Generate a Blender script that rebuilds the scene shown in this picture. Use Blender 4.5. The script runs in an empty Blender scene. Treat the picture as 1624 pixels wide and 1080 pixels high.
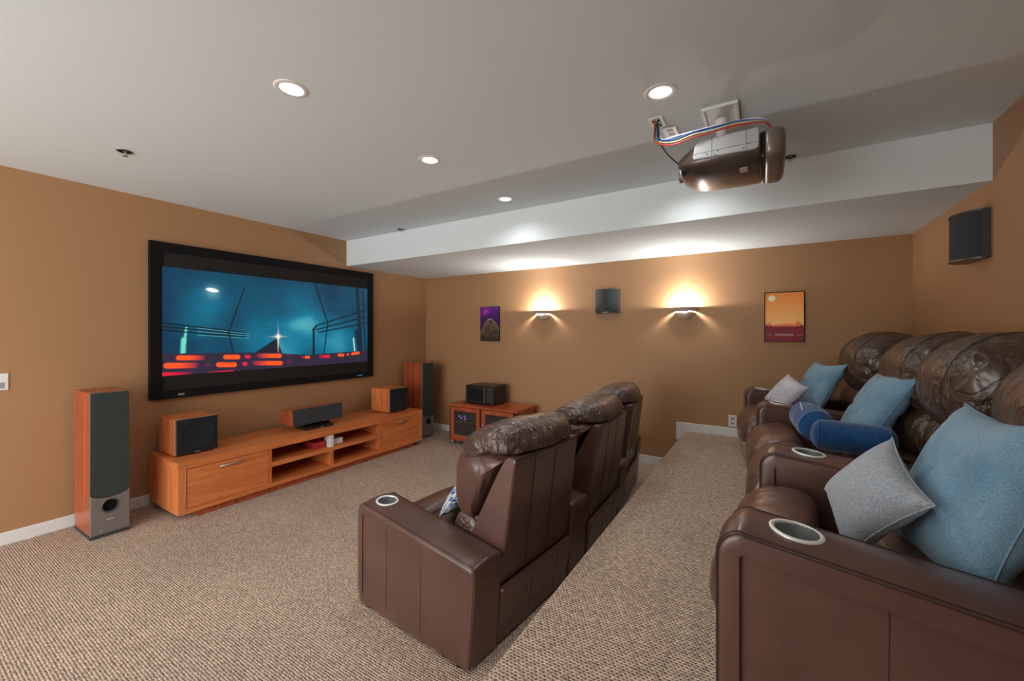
import bpy, bmesh, math, random
from mathutils import Vector, Matrix, noise
import numpy as np
random.seed(5)
S = bpy.context.scene
C = S.collection
R = math.radians

# ---------------------------------------------------------------- camera
cam_d = bpy.data.cameras.new('camera')
cam = bpy.data.objects.new('camera', cam_d); C.objects.link(cam)
cam.location = (0, 0, 1.4)
cam.rotation_euler = (R(90), 0, R(31.635))
cam_d.sensor_width = 36; cam_d.lens = 36 * 649.6 / 1624
cam_d.shift_y = -12.5 / 1624
cam_d.clip_start = 0.05
S.camera = cam
# ---------------------------------------------------------------- world, exposure
w = bpy.data.worlds.new('world'); S.world = w; w.use_nodes = True
bg = w.node_tree.nodes['Background']
bg.inputs[0].default_value = (1.0, .985, .955, 1); bg.inputs[1].default_value = 4.5
S.view_settings.view_transform = 'Standard'; S.view_settings.look = 'None'
S.view_settings.gamma = 1; S.view_settings.use_curve_mapping = False
S.view_settings.exposure = 0.18
SCONCE_W = 27.0
DOWN_W = 13.0

# ---------------------------------------------------------------- numbers of the room
XL, XR, YB, YF = -4.271, 1.018, 4.502, -2.4
ZC, ZS, YS = 2.499, 2.197, 3.145        # ceiling, soffit underside, soffit face
XE, ZP = -0.70, 0.395                   # platform edge and height

def lin(c):
    return tuple(((x/255)/12.92 if x/255 <= .04045 else ((x/255+.055)/1.055)**2.4) for x in c)

# ---------------------------------------------------------------- materials
MATS = {}
def mat(name, col, rough=.6, metal=0., bump=None, var=None, spec=.5, coat=0., sheen=0., emit=None, alpha=None):
    """col linear rgb; bump=(scale,strength); var=(scale,amount)"""
    m = bpy.data.materials.new(name); m.use_nodes = True
    nt = m.node_tree; b = nt.nodes['Principled BSDF']
    b.inputs['Base Color'].default_value = (*col, 1)
    b.inputs['Roughness'].default_value = rough; b.inputs['Metallic'].default_value = metal
    b.inputs['Specular IOR Level'].default_value = spec
    b.inputs['Coat Weight'].default_value = coat; b.inputs['Coat Roughness'].default_value = .25
    b.inputs['Sheen Weight'].default_value = sheen
    tc = nt.nodes.new('ShaderNodeTexCoord')
    if var:
        n = nt.nodes.new('ShaderNodeTexNoise'); n.inputs['Scale'].default_value = var[0]; n.inputs['Detail'].default_value = 5
        nt.links.new(tc.outputs['Object'], n.inputs['Vector'])
        r = nt.nodes.new('ShaderNodeValToRGB')
        a = var[1]
        r.color_ramp.elements[0].position = .3; r.color_ramp.elements[1].position = .7
        r.color_ramp.elements[0].color = (*[c*(1-a) for c in col], 1)
        r.color_ramp.elements[1].color = (*[min(1, c*(1+a)) for c in col], 1)
        nt.links.new(n.outputs['Fac'], r.inputs['Fac']); nt.links.new(r.outputs['Color'], b.inputs['Base Color'])
    if bump:
        n = nt.nodes.new('ShaderNodeTexNoise'); n.inputs['Scale'].default_value = bump[0]; n.inputs['Detail'].default_value = 4
        nt.links.new(tc.outputs['Object'], n.inputs['Vector'])
        bp = nt.nodes.new('ShaderNodeBump'); bp.inputs['Strength'].default_value = bump[1]; bp.inputs['Distance'].default_value = .01
        nt.links.new(n.outputs['Fac'], bp.inputs['Height']); nt.links.new(bp.outputs['Normal'], b.inputs['Normal'])
    if emit:
        b.inputs['Emission Color'].default_value = (*emit[0], 1); b.inputs['Emission Strength'].default_value = emit[1]
    MATS[name] = m
    return m

def wood(name, c1, c2, c3, axis='Y', rough=.38):
    m = bpy.data.materials.new(name); m.use_nodes = True
    nt = m.node_tree; b = nt.nodes['Principled BSDF']; L = nt.links.new
    tc = nt.nodes.new('ShaderNodeTexCoord'); mp = nt.nodes.new('ShaderNodeMapping')
    sc = {'X': (1.2, 14, 14), 'Y': (14, 1.2, 14), 'Z': (14, 14, 1.2)}[axis]
    mp.inputs['Scale'].default_value = sc
    L(tc.outputs['Object'], mp.inputs['Vector'])
    n = nt.nodes.new('ShaderNodeTexNoise'); n.inputs['Scale'].default_value = 1.0; n.inputs['Detail'].default_value = 7; n.inputs['Distortion'].default_value = 1.1
    L(mp.outputs[0], n.inputs['Vector'])
    n2 = nt.nodes.new('ShaderNodeTexNoise'); n2.inputs['Scale'].default_value = 7; n2.inputs['Detail'].default_value = 3
    L(mp.outputs[0], n2.inputs['Vector'])
    r = nt.nodes.new('ShaderNodeValToRGB')
    e = r.color_ramp.elements; e[0].position = .3; e[0].color = (*c1, 1); e[1].position = .72; e[1].color = (*c3, 1)
    k = e.new(.5); k.color = (*c2, 1)
    L(n.outputs['Fac'], r.inputs['Fac'])
    mx = nt.nodes.new('ShaderNodeMixRGB'); mx.blend_type = 'MULTIPLY'; mx.inputs[0].default_value = .25
    L(r.outputs[0], mx.inputs[1]); L(n2.outputs['Fac'], mx.inputs[2])
    L(mx.outputs[0], b.inputs['Base Color'])
    b.inputs['Roughness'].default_value = rough
    bp = nt.nodes.new('ShaderNodeBump'); bp.inputs['Strength'].default_value = .06; bp.inputs['Distance'].default_value = .003
    L(n2.outputs['Fac'], bp.inputs['Height']); L(bp.outputs[0], b.inputs['Normal'])
    MATS[name] = m; return m

def leather(name, col, rough=.36, bump=.35, wear_sheen=None, fold=0):
    m = bpy.data.materials.new(name); m.use_nodes = True
    nt = m.node_tree; b = nt.nodes['Principled BSDF']; L = nt.links.new
    tc = nt.nodes.new('ShaderNodeTexCoord')
    n = nt.nodes.new('ShaderNodeTexNoise'); n.inputs['Scale'].default_value = 5; n.inputs['Detail'].default_value = 5
    L(tc.outputs['Object'], n.inputs['Vector'])
    r = nt.nodes.new('ShaderNodeValToRGB'); e = r.color_ramp.elements
    e[0].position = .3; e[0].color = (*[c*.8 for c in col], 1); e[1].position = .75; e[1].color = (*[c*1.25 for c in col], 1)
    L(n.outputs['Fac'], r.inputs['Fac']); L(r.outputs[0], b.inputs['Base Color'])
    if wear_sheen:      # rubbed, paler patches and streaks; on dark leather also painted highlights
        wn = nt.nodes.new('ShaderNodeTexNoise'); wn.inputs['Scale'].default_value = 6.5; wn.inputs['Detail'].default_value = 6; wn.inputs['Distortion'].default_value = 2.5
        L(tc.outputs['Object'], wn.inputs['Vector'])
        wr_ = nt.nodes.new('ShaderNodeMapRange'); wr_.inputs[1].default_value = .48; wr_.inputs[2].default_value = .72; wr_.inputs[4].default_value = .5; L(wn.outputs['Fac'], wr_.inputs[0])
        wm = nt.nodes.new('ShaderNodeMixRGB'); L(wr_.outputs[0], wm.inputs[0]); L(r.outputs[0], wm.inputs[1]); wm.inputs[2].default_value = (*wear_sheen, 1)
        L(wm.outputs[0], b.inputs['Base Color'])
    v = nt.nodes.new('ShaderNodeTexVoronoi'); v.inputs['Scale'].default_value = 330
    L(tc.outputs['Object'], v.inputs['Vector'])
    v2 = nt.nodes.new('ShaderNodeTexNoise'); v2.inputs['Scale'].default_value = 14; v2.inputs['Detail'].default_value = 4
    L(tc.outputs['Object'], v2.inputs['Vector'])
    b1 = nt.nodes.new('ShaderNodeBump'); b1.inputs['Strength'].default_value = .10; b1.inputs['Distance'].default_value = .002
    L(v.outputs['Distance'], b1.inputs['Height'])
    b2 = nt.nodes.new('ShaderNodeBump'); b2.inputs['Strength'].default_value = bump; b2.inputs['Distance'].default_value = .004
    L(v2.outputs['Fac'], b2.inputs['Height']); L(b1.outputs[0], b2.inputs['Normal']); L(b2.outputs[0], b.inputs['Normal'])
    if fold:
        mp = nt.nodes.new('ShaderNodeMapping'); mp.inputs['Scale'].default_value = (3.2, 9, 4.2); L(tc.outputs['Object'], mp.inputs['Vector'])
        fn = nt.nodes.new('ShaderNodeTexNoise'); fn.inputs['Scale'].default_value = 1.6; fn.inputs['Detail'].default_value = 3; fn.inputs['Distortion'].default_value = 1.6
        L(mp.outputs[0], fn.inputs['Vector'])
        sb = nt.nodes.new('ShaderNodeMath'); sb.operation = 'SUBTRACT'; sb.inputs[1].default_value = .5; L(fn.outputs['Fac'], sb.inputs[0])
        ab = nt.nodes.new('ShaderNodeMath'); ab.operation = 'ABSOLUTE'; L(sb.outputs[0], ab.inputs[0])
        mr_ = nt.nodes.new('ShaderNodeMapRange'); mr_.interpolation_type = 'SMOOTHSTEP'; mr_.inputs[2].default_value = .10; L(ab.outputs[0], mr_.inputs[0])
        b3 = nt.nodes.new('ShaderNodeBump'); b3.inputs['Strength'].default_value = fold; b3.inputs['Distance'].default_value = .012
        L(mr_.outputs[0], b3.inputs['Height']); L(b2.outputs[0], b3.inputs['Normal']); L(b3.outputs[0], b.inputs['Normal'])
    b.inputs['Coat Weight'].default_value = .15; b.inputs['Coat Roughness'].default_value = .12
    b.inputs['Roughness'].default_value = rough; b.inputs['Specular IOR Level'].default_value = .55
    MATS[name] = m; return m

def carpet_mat():
    m = bpy.data.materials.new('berber_carpet'); m.use_nodes = True
    nt = m.node_tree; b = nt.nodes['Principled BSDF']; L = nt.links.new
    tc = nt.nodes.new('ShaderNodeTexCoord'); mp = nt.nodes.new('ShaderNodeMapping')
    mp.inputs['Scale'].default_value = (70, 92, 70); mp.inputs['Rotation'].default_value = (0, 0, R(0))
    L(tc.outputs['Object'], mp.inputs['Vector'])
    # every other row of loops is shifted by half a loop
    sx = nt.nodes.new('ShaderNodeSeparateXYZ'); L(mp.outputs[0], sx.inputs[0])
    fl = nt.nodes.new('ShaderNodeMath'); fl.operation = 'FLOOR'; L(sx.outputs['Y'], fl.inputs[0])
    hf = nt.nodes.new('ShaderNodeMath'); hf.operation = 'MULTIPLY'; hf.inputs[1].default_value = .5; L(fl.outputs[0], hf.inputs[0])
    ad = nt.nodes.new('ShaderNodeMath'); ad.operation = 'ADD'; L(sx.outputs['X'], ad.inputs[0]); L(hf.outputs[0], ad.inputs[1])
    cx = nt.nodes.new('ShaderNodeCombineXYZ'); L(ad.outputs[0], cx.inputs['X']); L(sx.outputs['Y'], cx.inputs['Y'])
    v = nt.nodes.new('ShaderNodeTexVoronoi'); v.inputs['Scale'].default_value = 1.0; v.inputs['Randomness'].default_value = .22
    v.voronoi_dimensions = '2D'
    L(cx.outputs[0], v.inputs['Vector'])
    r = nt.nodes.new('ShaderNodeValToRGB'); e = r.color_ramp.elements
    e[0].position = .22; e[0].color = (*CARPET_HI, 1); e[1].position = .62; e[1].color = (*CARPET_LO, 1)
    L(v.outputs['Distance'], r.inputs['Fac'])
    n = nt.nodes.new('ShaderNodeTexNoise'); n.inputs['Scale'].default_value = 1.3; n.inputs['Detail'].default_value = 6
    L(tc.outputs['Object'], n.inputs['Vector'])
    sepc = nt.nodes.new('ShaderNodeSeparateColor'); L(v.outputs['Color'], sepc.inputs[0])
    mr = nt.nodes.new('ShaderNodeMapRange'); mr.inputs[3].default_value = .74; mr.inputs[4].default_value = 1.14; L(sepc.outputs[0], mr.inputs[0])
    mx = nt.nodes.new('ShaderNodeMixRGB'); mx.blend_type = 'MULTIPLY'; mx.inputs[0].default_value = 1
    L(r.outputs[0], mx.inputs[1]); L(mr.outputs[0], mx.inputs[2])
    mr2 = nt.nodes.new('ShaderNodeMapRange'); mr2.inputs[1].default_value = .3; mr2.inputs[2].default_value = .7
    mr2.inputs[3].default_value = .9; mr2.inputs[4].default_value = 1.08; L(n.outputs['Fac'], mr2.inputs[0])
    mx2 = nt.nodes.new('ShaderNodeMixRGB'); mx2.blend_type = 'MULTIPLY'; mx2.inputs[0].default_value = 1
    L(mx.outputs[0], mx2.inputs[1]); L(mr2.outputs[0], mx2.inputs[2])
    L(mx2.outputs[0], b.inputs['Base Color'])
    inv = nt.nodes.new('ShaderNodeMath'); inv.operation = 'SUBTRACT'; inv.inputs[0].default_value = 1; L(v.outputs['Distance'], inv.inputs[1])
    bp = nt.nodes.new('ShaderNodeBump'); bp.inputs['Strength'].default_value = .9; bp.inputs['Distance'].default_value = .006
    L(inv.outputs[0], bp.inputs['Height']); L(bp.outputs[0], b.inputs['Normal'])
    b.inputs['Roughness'].default_value = .95; b.inputs['Specular IOR Level'].default_value = .1
    MATS['carpet'] = m; return m
CARPET_HI = (.74, .58, .46); CARPET_LO = (.12, .082, .058)
carpet_mat()

def fabric(name, c1, c2, scale=220, big=6, bump=.5, sheen=.3):
    m = bpy.data.materials.new(name); m.use_nodes = True
    nt = m.node_tree; b = nt.nodes['Principled BSDF']; L = nt.links.new
    tc = nt.nodes.new('ShaderNodeTexCoord')
    n = nt.nodes.new('ShaderNodeTexNoise'); n.inputs['Scale'].default_value = scale; n.inputs['Detail'].default_value = 3
    n2 = nt.nodes.new('ShaderNodeTexNoise'); n2.inputs['Scale'].default_value = big; n2.inputs['Detail'].default_value = 6
    L(tc.outputs['Object'], n.inputs['Vector']); L(tc.outputs['Object'], n2.inputs['Vector'])
    ma = nt.nodes.new('ShaderNodeMath'); ma.operation = 'ADD'; L(n.outputs['Fac'], ma.inputs[0]); L(n2.outputs['Fac'], ma.inputs[1])
    r = nt.nodes.new('ShaderNodeValToRGB'); e = r.color_ramp.elements
    mh = nt.nodes.new('ShaderNodeMath'); mh.operation = 'MULTIPLY'; mh.inputs[1].default_value = .5; L(ma.outputs[0], mh.inputs[0])
    e[0].position = .38; e[0].color = (*c1, 1); e[1].position = .62; e[1].color = (*c2, 1)
    L(mh.outputs[0], r.inputs['Fac']); L(r.outputs[0], b.inputs['Base Color'])
    bp = nt.nodes.new('ShaderNodeBump'); bp.inputs['Strength'].default_value = bump; bp.inputs['Distance'].default_value = .003
    L(n.outputs['Fac'], bp.inputs['Height']); L(bp.outputs[0], b.inputs['Normal'])
    b.inputs['Roughness'].default_value = .9; b.inputs['Sheen Weight'].default_value = sheen; b.inputs['Specular IOR Level'].default_value = .2
    MATS[name] = m; return m

mat('wall_paint', (.40, .222, .108), .55, bump=(160, .05), spec=.35)
mat('ceiling_paint', (.735, .81, .84), .8, bump=(120, .04), spec=.2)
mat('white_trim', (.74, .76, .76), .45)
mat('white_plastic', (.78, .79, .78), .4)
mat('grey_plastic', (.33, .34, .34), .45)
mat('black_frame', (.004, .004, .0045), .75, spec=.25)
mat('black_plastic', (.012, .012, .013), .35)
mat('black_matte', (.008, .008, .009), .8, spec=.2)
mat('screen_border', (.026, .026, .026), .85, spec=.1)
mat('grille_green', (.043, .054, .050), .85, bump=(900, .5), spec=.25)
mat('grille_black', (.016, .018, .021), .85, bump=(900, .5), spec=.25)
mat('grille_slate', (.046, .054, .058), .8, bump=(900, .5), spec=.3)
mat('silver_plastic', (.22, .20, .19), .42, metal=.35)
mat('gunmetal', (.10, .11, .11), .35, metal=.6)
mat('chrome', (.75, .76, .77), .18, metal=1)
mat('brushed_metal', (.52, .55, .55), .32, metal=.85)
mat('cup_rim', (.78, .82, .80), .3, metal=.3)
mat('cup_well', (.33, .37, .36), .35, metal=.6)
mat('steel', (.5, .5, .5), .3, metal=1)
mat('sconce_plaster', (.62, .49, .41), .6)
mat('lens_glow', (.9, .9, .9), .4, emit=((1, .99, .96), 2.2))
mat('bulb_glow', (1, .95, .85), .4, emit=((1, .9, .78), 12))
mat('bronze_plastic', (.085, .066, .056), .28, metal=.4, coat=.5)
mat('bronze_light', (.23, .195, .17), .35, metal=.5)
mat('light_grey', (.36, .38, .39), .4)
mat('seam_dark', (.022, .012, .009), .6)
mat('tan_canvas', (.30, .235, .16), .85, var=(8, .15))
mat('red_paper', (.45, .03, .03), .5)
mat('violet_glow', (.3, .2, .9), .4, emit=((.45, .38, 1.0), 1.6))
mat('blue_badge', (.05, .35, .65), .4, emit=((.05, .35, .75), .25))
mat('label_pink', (.52, .38, .32), .6)
for nm, c in dict(cable_red=(.55, .03, .03), cable_blue=(.015, .09, .35), cable_green=(.01, .22, .14), cable_yellow=(.62, .52, .25), cable_black=(.01, .01, .01), cable_white=(.7, .7, .68)).items():
    mat(nm, c, .45)
O1, O2, O3 = (.58, .155, .042), (.72, .215, .062), (.86, .30, .095)
wood('cherry_wood', O1, O2, O3, 'Y')
wood('cherry_wood_upright', O1, O2, O3, 'Z')
D1, D2, D3 = (.32, .062, .022), (.43, .092, .032), (.54, .135, .050)
wood('dark_cherry_upright', D1, D2, D3, 'Z', .3)
wood('dark_cherry', D1, D2, D3, 'X', .3)
mat('silver_inlay', (.55, .5, .45), .35, metal=.7)
leather('brown_leather', (.100, .048, .037), .31)
leather('dark_leather', (.062, .036, .023), .29, .35, (.15, .105, .072), .45)  # pale patches mix wear with the headrests' broad highlights, put into the colour
leather('worn_leather', (.075, .042, .034), .29, .35, (.24, .185, .155), .42)
fabric('denim_blue', (.105, .225, .335), (.22, .38, .50), 260, 5, .5)
fabric('navy_velvet', (.004, .035, .12), (.014, .085, .235), 120, 5, .35, .35)
fabric('grey_tweed', (.24, .29, .34), (.46, .51, .56), 420, 190, .9)
fabric('pale_grey_plush', (.36, .36, .41), (.62, .62, .68), 200, 12, .5)

def mat_print():   # blue and white wavy print
    m = bpy.data.materials.new('blue_white_print'); m.use_nodes = True
    nt = m.node_tree; b = nt.nodes['Principled BSDF']; L = nt.links.new
    tc = nt.nodes.new('ShaderNodeTexCoord')
    v = nt.nodes.new('ShaderNodeTexVoronoi'); v.inputs['Scale'].default_value = 26; v.feature = 'SMOOTH_F1'
    n = nt.nodes.new('ShaderNodeTexNoise'); n.inputs['Scale'].default_value = 18; n.inputs['Distortion'].default_value = 2.2
    L(tc.outputs['Object'], v.inputs['Vector']); L(tc.outputs['Object'], n.inputs['Vector'])
    r = nt.nodes.new('ShaderNodeValToRGB'); r.color_ramp.interpolation = 'CONSTANT'; e = r.color_ramp.elements
    e[0].position = 0; e[0].color = (.02, .06, .16, 1); e[1].position = .40; e[1].color = (.16, .30, .46, 1)
    for p, c in ((.47, (.62, .62, .58, 1)), (.56, (.03, .09, .22, 1)), (.61, (.6, .62, .6, 1))):
        k = e.new(p); k.color = c
    L(n.outputs['Fac'], r.inputs['Fac']); L(r.outputs[0], b.inputs['Base Color']); b.inputs['Roughness'].default_value = .85
    MATS['print_fabric'] = m
mat_print()

def glass_mat():
    m = bpy.data.materials.new('smoked_glass'); m.use_nodes = True
    nt = m.node_tree; b = nt.nodes['Principled BSDF']
    b.inputs['Base Color'].default_value = (.06, .055, .05, 1); b.inputs['Roughness'].default_value = .22
    b.inputs['Alpha'].default_value = .5
    MATS['smoked_glass'] = m
glass_mat()

def paint_mat(name, emission, rough=.5):
    m = bpy.data.materials.new(name); m.use_nodes = True
    nt = m.node_tree; b = nt.nodes['Principled BSDF']
    a = nt.nodes.new('ShaderNodeAttribute'); a.attribute_name = 'print'
    b.inputs['Roughness'].default_value = rough; b.inputs['Specular IOR Level'].default_value = .2
    if emission:
        b.inputs['Base Color'].default_value = (.01, .01, .01, 1)
        nt.links.new(a.outputs['Color'], b.inputs['Emission Color']); b.inputs['Emission Strength'].default_value = emission
    else:
        nt.links.new(a.outputs['Color'], b.inputs['Base Color'])
    MATS[name] = m
paint_mat('screen_picture', 1.08); paint_mat('poster_print', 0)

# ---------------------------------------------------------------- mesh helpers
def link(name, me, m=None, parent=None):
    o = bpy.data.objects.new(name, me); C.objects.link(o)
    if m: me.materials.append(MATS[m])
    if parent: o.parent = parent
    return o
def from_bm(name, bm, m=None, parent=None, smooth=False):
    bmesh.ops.recalc_face_normals(bm, faces=bm.faces)
    me = bpy.data.meshes.new(name); bm.to_mesh(me); bm.free()
    if smooth:
        me.polygons.foreach_set('use_smooth', [True]*len(me.polygons))
    return link(name, me, m, parent)
def tag(o, label=None, cat=None, group=None, kind=None):
    if label: o['label'] = label
    if cat: o['category'] = cat
    if group: o['group'] = group
    if kind: o['kind'] = kind
    return o
def empty(name, loc=(0, 0, 0), rz=0, label=None, cat=None, group=None):
    o = bpy.data.objects.new(name, None); C.objects.link(o)
    o.location = loc; o.rotation_euler = (0, 0, rz); o.empty_display_size = .1
    return tag(o, label, cat, group)
def add_box(bm, x0, x1, y0, y1, z0, z1, bev=0, seg=2, M=None):
    g = bmesh.ops.create_cube(bm, size=1)
    vs = g['verts']
    for v in vs:
        v.co = Vector(((x0+x1)/2+v.co.x*(x1-x0), (y0+y1)/2+v.co.y*(y1-y0), (z0+z1)/2+v.co.z*(z1-z0)))
    if bev:
        es = {e for v in vs for e in v.link_edges}
        r = bmesh.ops.bevel(bm, geom=list(es), offset=bev, segments=seg, profile=.5, affect='EDGES')
        vs = list({v for f in r['faces'] for v in f.verts} | {v for v in vs if v.is_valid})
    if M is not None:
        bmesh.ops.transform(bm, matrix=M, verts=vs)
    return vs
def box(name, x0, x1, y0, y1, z0, z1, m, parent=None, bev=0, seg=2):
    bm = bmesh.new(); add_box(bm, x0, x1, y0, y1, z0, z1, bev, seg)
    return from_bm(name, bm, m, parent)
def rings_mesh(bm, rings, cap=True, loop=True):
    vr = [[bm.verts.new(p) for p in r] for r in rings]
    n = len(rings[0])
    for a, b in zip(vr, vr[1:]):
        for i in range(n if loop else n-1):
            j = (i+1) % n
            bm.faces.new((a[i], a[j], b[j], b[i]))
    if cap:
        bm.faces.new(vr[0][::-1]); bm.faces.new(vr[-1])
    return vr
def lathe(bm, prof, c=(0, 0, 0), axis='Z', n=32, a0=0, a1=2*math.pi, cap=False):
    full = abs(a1-a0-2*math.pi) < 1e-4
    k = n if full else n+1
    rows = []
    for (r, h) in prof:
        row = []
        for i in range(k):
            a = a0+(a1-a0)*i/n
            p = (r*math.cos(a), r*math.sin(a), h)
            if axis == 'X': p = (h, p[0], p[1])
            if axis == 'Y': p = (p[0], h, p[1])
            row.append(bm.verts.new((c[0]+p[0], c[1]+p[1], c[2]+p[2])))
        rows.append(row)
    for a, b in zip(rows, rows[1:]):
        for i in range(k if full else k-1):
            j = (i+1) % k
            bm.faces.new((a[i], a[j], b[j], b[i]))
    if cap:
        bm.faces.new(rows[0][::-1]); bm.faces.new(rows[-1])
    return rows
def catmull(pts, n=8, closed=False):
    pts = [Vector(p) for p in pts]; out = []; N = len(pts)
    rng = range(N if closed else N-1)
    for i in rng:
        g = (lambda k: pts[k % N]) if closed else (lambda k: pts[min(max(k, 0), N-1)])
        p0, p1, p2, p3 = g(i-1), g(i), g(i+1), g(i+2)
        for s in range(n):
            t = s/n
            out.append(.5*((2*p1)+(-p0+p2)*t+(2*p0-5*p1+4*p2-p3)*t*t+(-p0+3*p1-3*p2+p3)*t**3))
    if not closed: out.append(pts[-1])
    return out
def add_tube(bm, pts, r, n=8, closed=False):
    pts = [Vector(p) for p in pts]; N = len(pts); rings = []
    up = None
    for i, p in enumerate(pts):
        a = pts[i-1] if (i > 0 or closed) else p; b = pts[(i+1) % N] if (i < N-1 or closed) else p
        t = (b-a); t = t.normalized() if t.length > 1e-9 else Vector((1, 0, 0))
        if up is None: up = t.orthogonal().normalized()
        up = (up-t*up.dot(t)).normalized(); s = t.cross(up)
        rr = r[i] if isinstance(r, (list, tuple)) else r
        rings.append([p+up*math.cos(2*math.pi*k/n)*rr+s*math.sin(2*math.pi*k/n)*rr for k in range(n)])
    if closed: rings.append(rings[0])
    rings_mesh(bm, rings, cap=not closed)
    if closed: bmesh.ops.remove_doubles(bm, verts=bm.verts, dist=1e-6)
def tube(name, pts, r, m, parent=None, n=8, closed=False):
    bm = bmesh.new(); add_tube(bm, pts, r, n, closed)
    return from_bm(name, bm, m, parent, True)
def prism(name, poly, axis, a, b, m, parent=None, bev=0, smooth=False):
    """poly: 2-D outline; extruded along axis from a to b. axis X: poly=(y,z); Y: (x,z); Z: (x,y)"""
    bm = bmesh.new()
    def P(p, h): return {'X': (h, p[0], p[1]), 'Y': (p[0], h, p[1]), 'Z': (p[0], p[1], h)}[axis]
    rings_mesh(bm, [[P(p, a) for p in poly], [P(p, b) for p in poly]])
    if bev:
        bmesh.ops.bevel(bm, geom=[e for e in bm.edges], offset=bev, segments=2, profile=.5, affect='EDGES')
    return from_bm(name, bm, m, parent, smooth)
def feet(pts, r, z0, z1, m, parent):
    for x, y in pts:
        bm = bmesh.new(); lathe(bm, [(r, z0), (r, z1)], (x, y, 0), n=12, cap=True); from_bm('foot', bm, m, parent)
def text(name, s, size, m, loc, rot, parent=None, ext=.0006, sx=1):
    cu = bpy.data.curves.new(name, 'FONT'); cu.body = s; cu.size = size; cu.extrude = ext
    cu.align_x = 'CENTER'; cu.align_y = 'CENTER'
    o = bpy.data.objects.new(name, cu); C.objects.link(o)
    me = bpy.data.meshes.new_from_object(o.evaluated_get(bpy.context.evaluated_depsgraph_get()))
    bpy.data.objects.remove(o)
    me.transform(Matrix.Diagonal((sx, 1, 1, 1)))
    t = link(name, me, None, parent); me.materials.clear(); me.materials.append(MATS[m])
    t.location = loc; t.rotation_euler = rot
    return t
def cut(o, cutters):
    """boolean difference, applied (no operators)"""
    tmp = []
    for bmc in cutters:
        me = bpy.data.meshes.new('cutter'); bmesh.ops.recalc_face_normals(bmc, faces=bmc.faces); bmc.to_mesh(me); bmc.free()
        c = bpy.data.objects.new('cutter', me); C.objects.link(c)
        c.matrix_world = o.matrix_world
        c.parent = o.parent
        md = o.modifiers.new('b', 'BOOLEAN'); md.operation = 'DIFFERENCE'; md.solver = 'EXACT'; md.object = c; tmp.append(c)
    bpy.context.view_layer.update()
    me = bpy.data.meshes.new_from_object(o.evaluated_get(bpy.context.evaluated_depsgraph_get()))
    o.modifiers.clear(); old = o.data; o.data = me; bpy.data.meshes.remove(old)
    for c in tmp:
        m_ = c.data; bpy.data.objects.remove(c); bpy.data.meshes.remove(m_)
def dup(root, loc, rz, label, group=None):
    r = root.copy(); C.objects.link(r); r.location = loc; r.rotation_euler = (0, 0, rz); r['label'] = label
    if group: r['group'] = group
    for ch in list(root.children):
        c = ch.copy(); C.objects.link(c); c.parent = r
        for g in ch.children:
            d = g.copy(); C.objects.link(d); d.parent = c
    return r
def painted(name, w_, h_, nx, ny, fn, m, parent, place):
    """flat print: grid of nx*ny with colours fn(u,v)->linear rgb arrays; place(u,v)->xyz (u,v in 0..1)"""
    u, v = np.meshgrid(np.linspace(0, 1, nx), np.linspace(0, 1, ny))
    col = fn(u, v)
    co = place(u, v).reshape(-1, 3)
    idx = np.arange(nx*ny).reshape(ny, nx)
    f = np.stack([idx[:-1, :-1], idx[:-1, 1:], idx[1:, 1:], idx[1:, :-1]], -1).reshape(-1, 4)
    me = bpy.data.meshes.new(name)
    me.vertices.add(len(co)); me.vertices.foreach_set('co', co.ravel())
    me.loops.add(f.size); me.loops.foreach_set('vertex_index', f.ravel())
    me.polygons.add(len(f)); me.polygons.foreach_set('loop_start', np.arange(0, f.size, 4)); 
    me.update(calc_edges=True)
    at = me.color_attributes.new('print', 'FLOAT_COLOR', 'POINT')
    c4 = np.ones((nx*ny, 4)); c4[:, :3] = np.clip(col.reshape(-1, 3), 0, None)
    at.data.foreach_set('color', c4.ravel())
    return link(name, me, m, parent)

# ================================================================ STRUCTURE
def struct(o, label):
    o['kind'] = 'structure'; o['label'] = label; return o
struct(box('floor', XL-.1, XE+.02, YF, YB+.1, -.1, 0, 'carpet'), 'beige berber carpet floor')
# carpeted platform with a softly rounded nosing
r_ = .018
poly = [(XE+.005, -.1), (XE+.005, ZP-.03)] + [(XE+r_-r_*math.cos(a), ZP-r_+r_*math.sin(a)) for a in [i*math.pi/12 for i in range(0, 7)]] + [(XR+.1, ZP), (XR+.1, -.1)]
struct(prism('platform', poly, 'Y', YF, YB+.1, 'carpet'), 'raised carpeted platform for the back row of seats')
struct(box('wall_left', XL-.12, XL, YF, YB+.12, 0, ZC+.1, 'wall_paint'), 'brown wall behind the screen')
struct(box('wall_back', XL, XR, YB, YB+.12, 0, ZC+.1, 'wall_paint'), 'brown wall with two sconces')
struct(box('wall_light_block', -.95, XR, -1.32, -1.2, 0, ZC+.1, 'wall_paint'), 'added unseen brown wall behind the camera, blocking light')  # added out of view to keep rear light off the right side
struct(box('wall_right', XR, XR+.12, YF, YB+.12, 0, ZC+.1, 'wall_paint'), 'brown wall behind the back row')
def with_holes():
    o = box('ceiling', XL, XR, YF, YB, ZC, ZC+.12, 'ceiling_paint')
    return o
DL = [(-1.815, 1.05), (-1.815, 1.946), (-1.815, 2.84), (-.405, 1.95), (-.405, 2.84),
      (-1.815, .15), (-.405, 1.05 - .9), (-3.2, -.75), (-1.815, -.75), (-.405, -.85)]  # this row: unseen downlights added for general fill light
DL_VIS = 5
ceil = with_holes()
cc = []
for (x, y) in DL:
    b = bmesh.new(); lathe(b, [(.052, ZC-.02), (.052, ZC+.05)], (x, y, 0), n=24, cap=True); cc.append(b)
cut(ceil, cc); struct(ceil, 'pale grey painted ceiling')
struct(box('soffit', XL, XR, YS, YB, ZS, ZC, 'ceiling_paint'), 'lowered box soffit along the far wall')
BZ = .083; BT = .014
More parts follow.
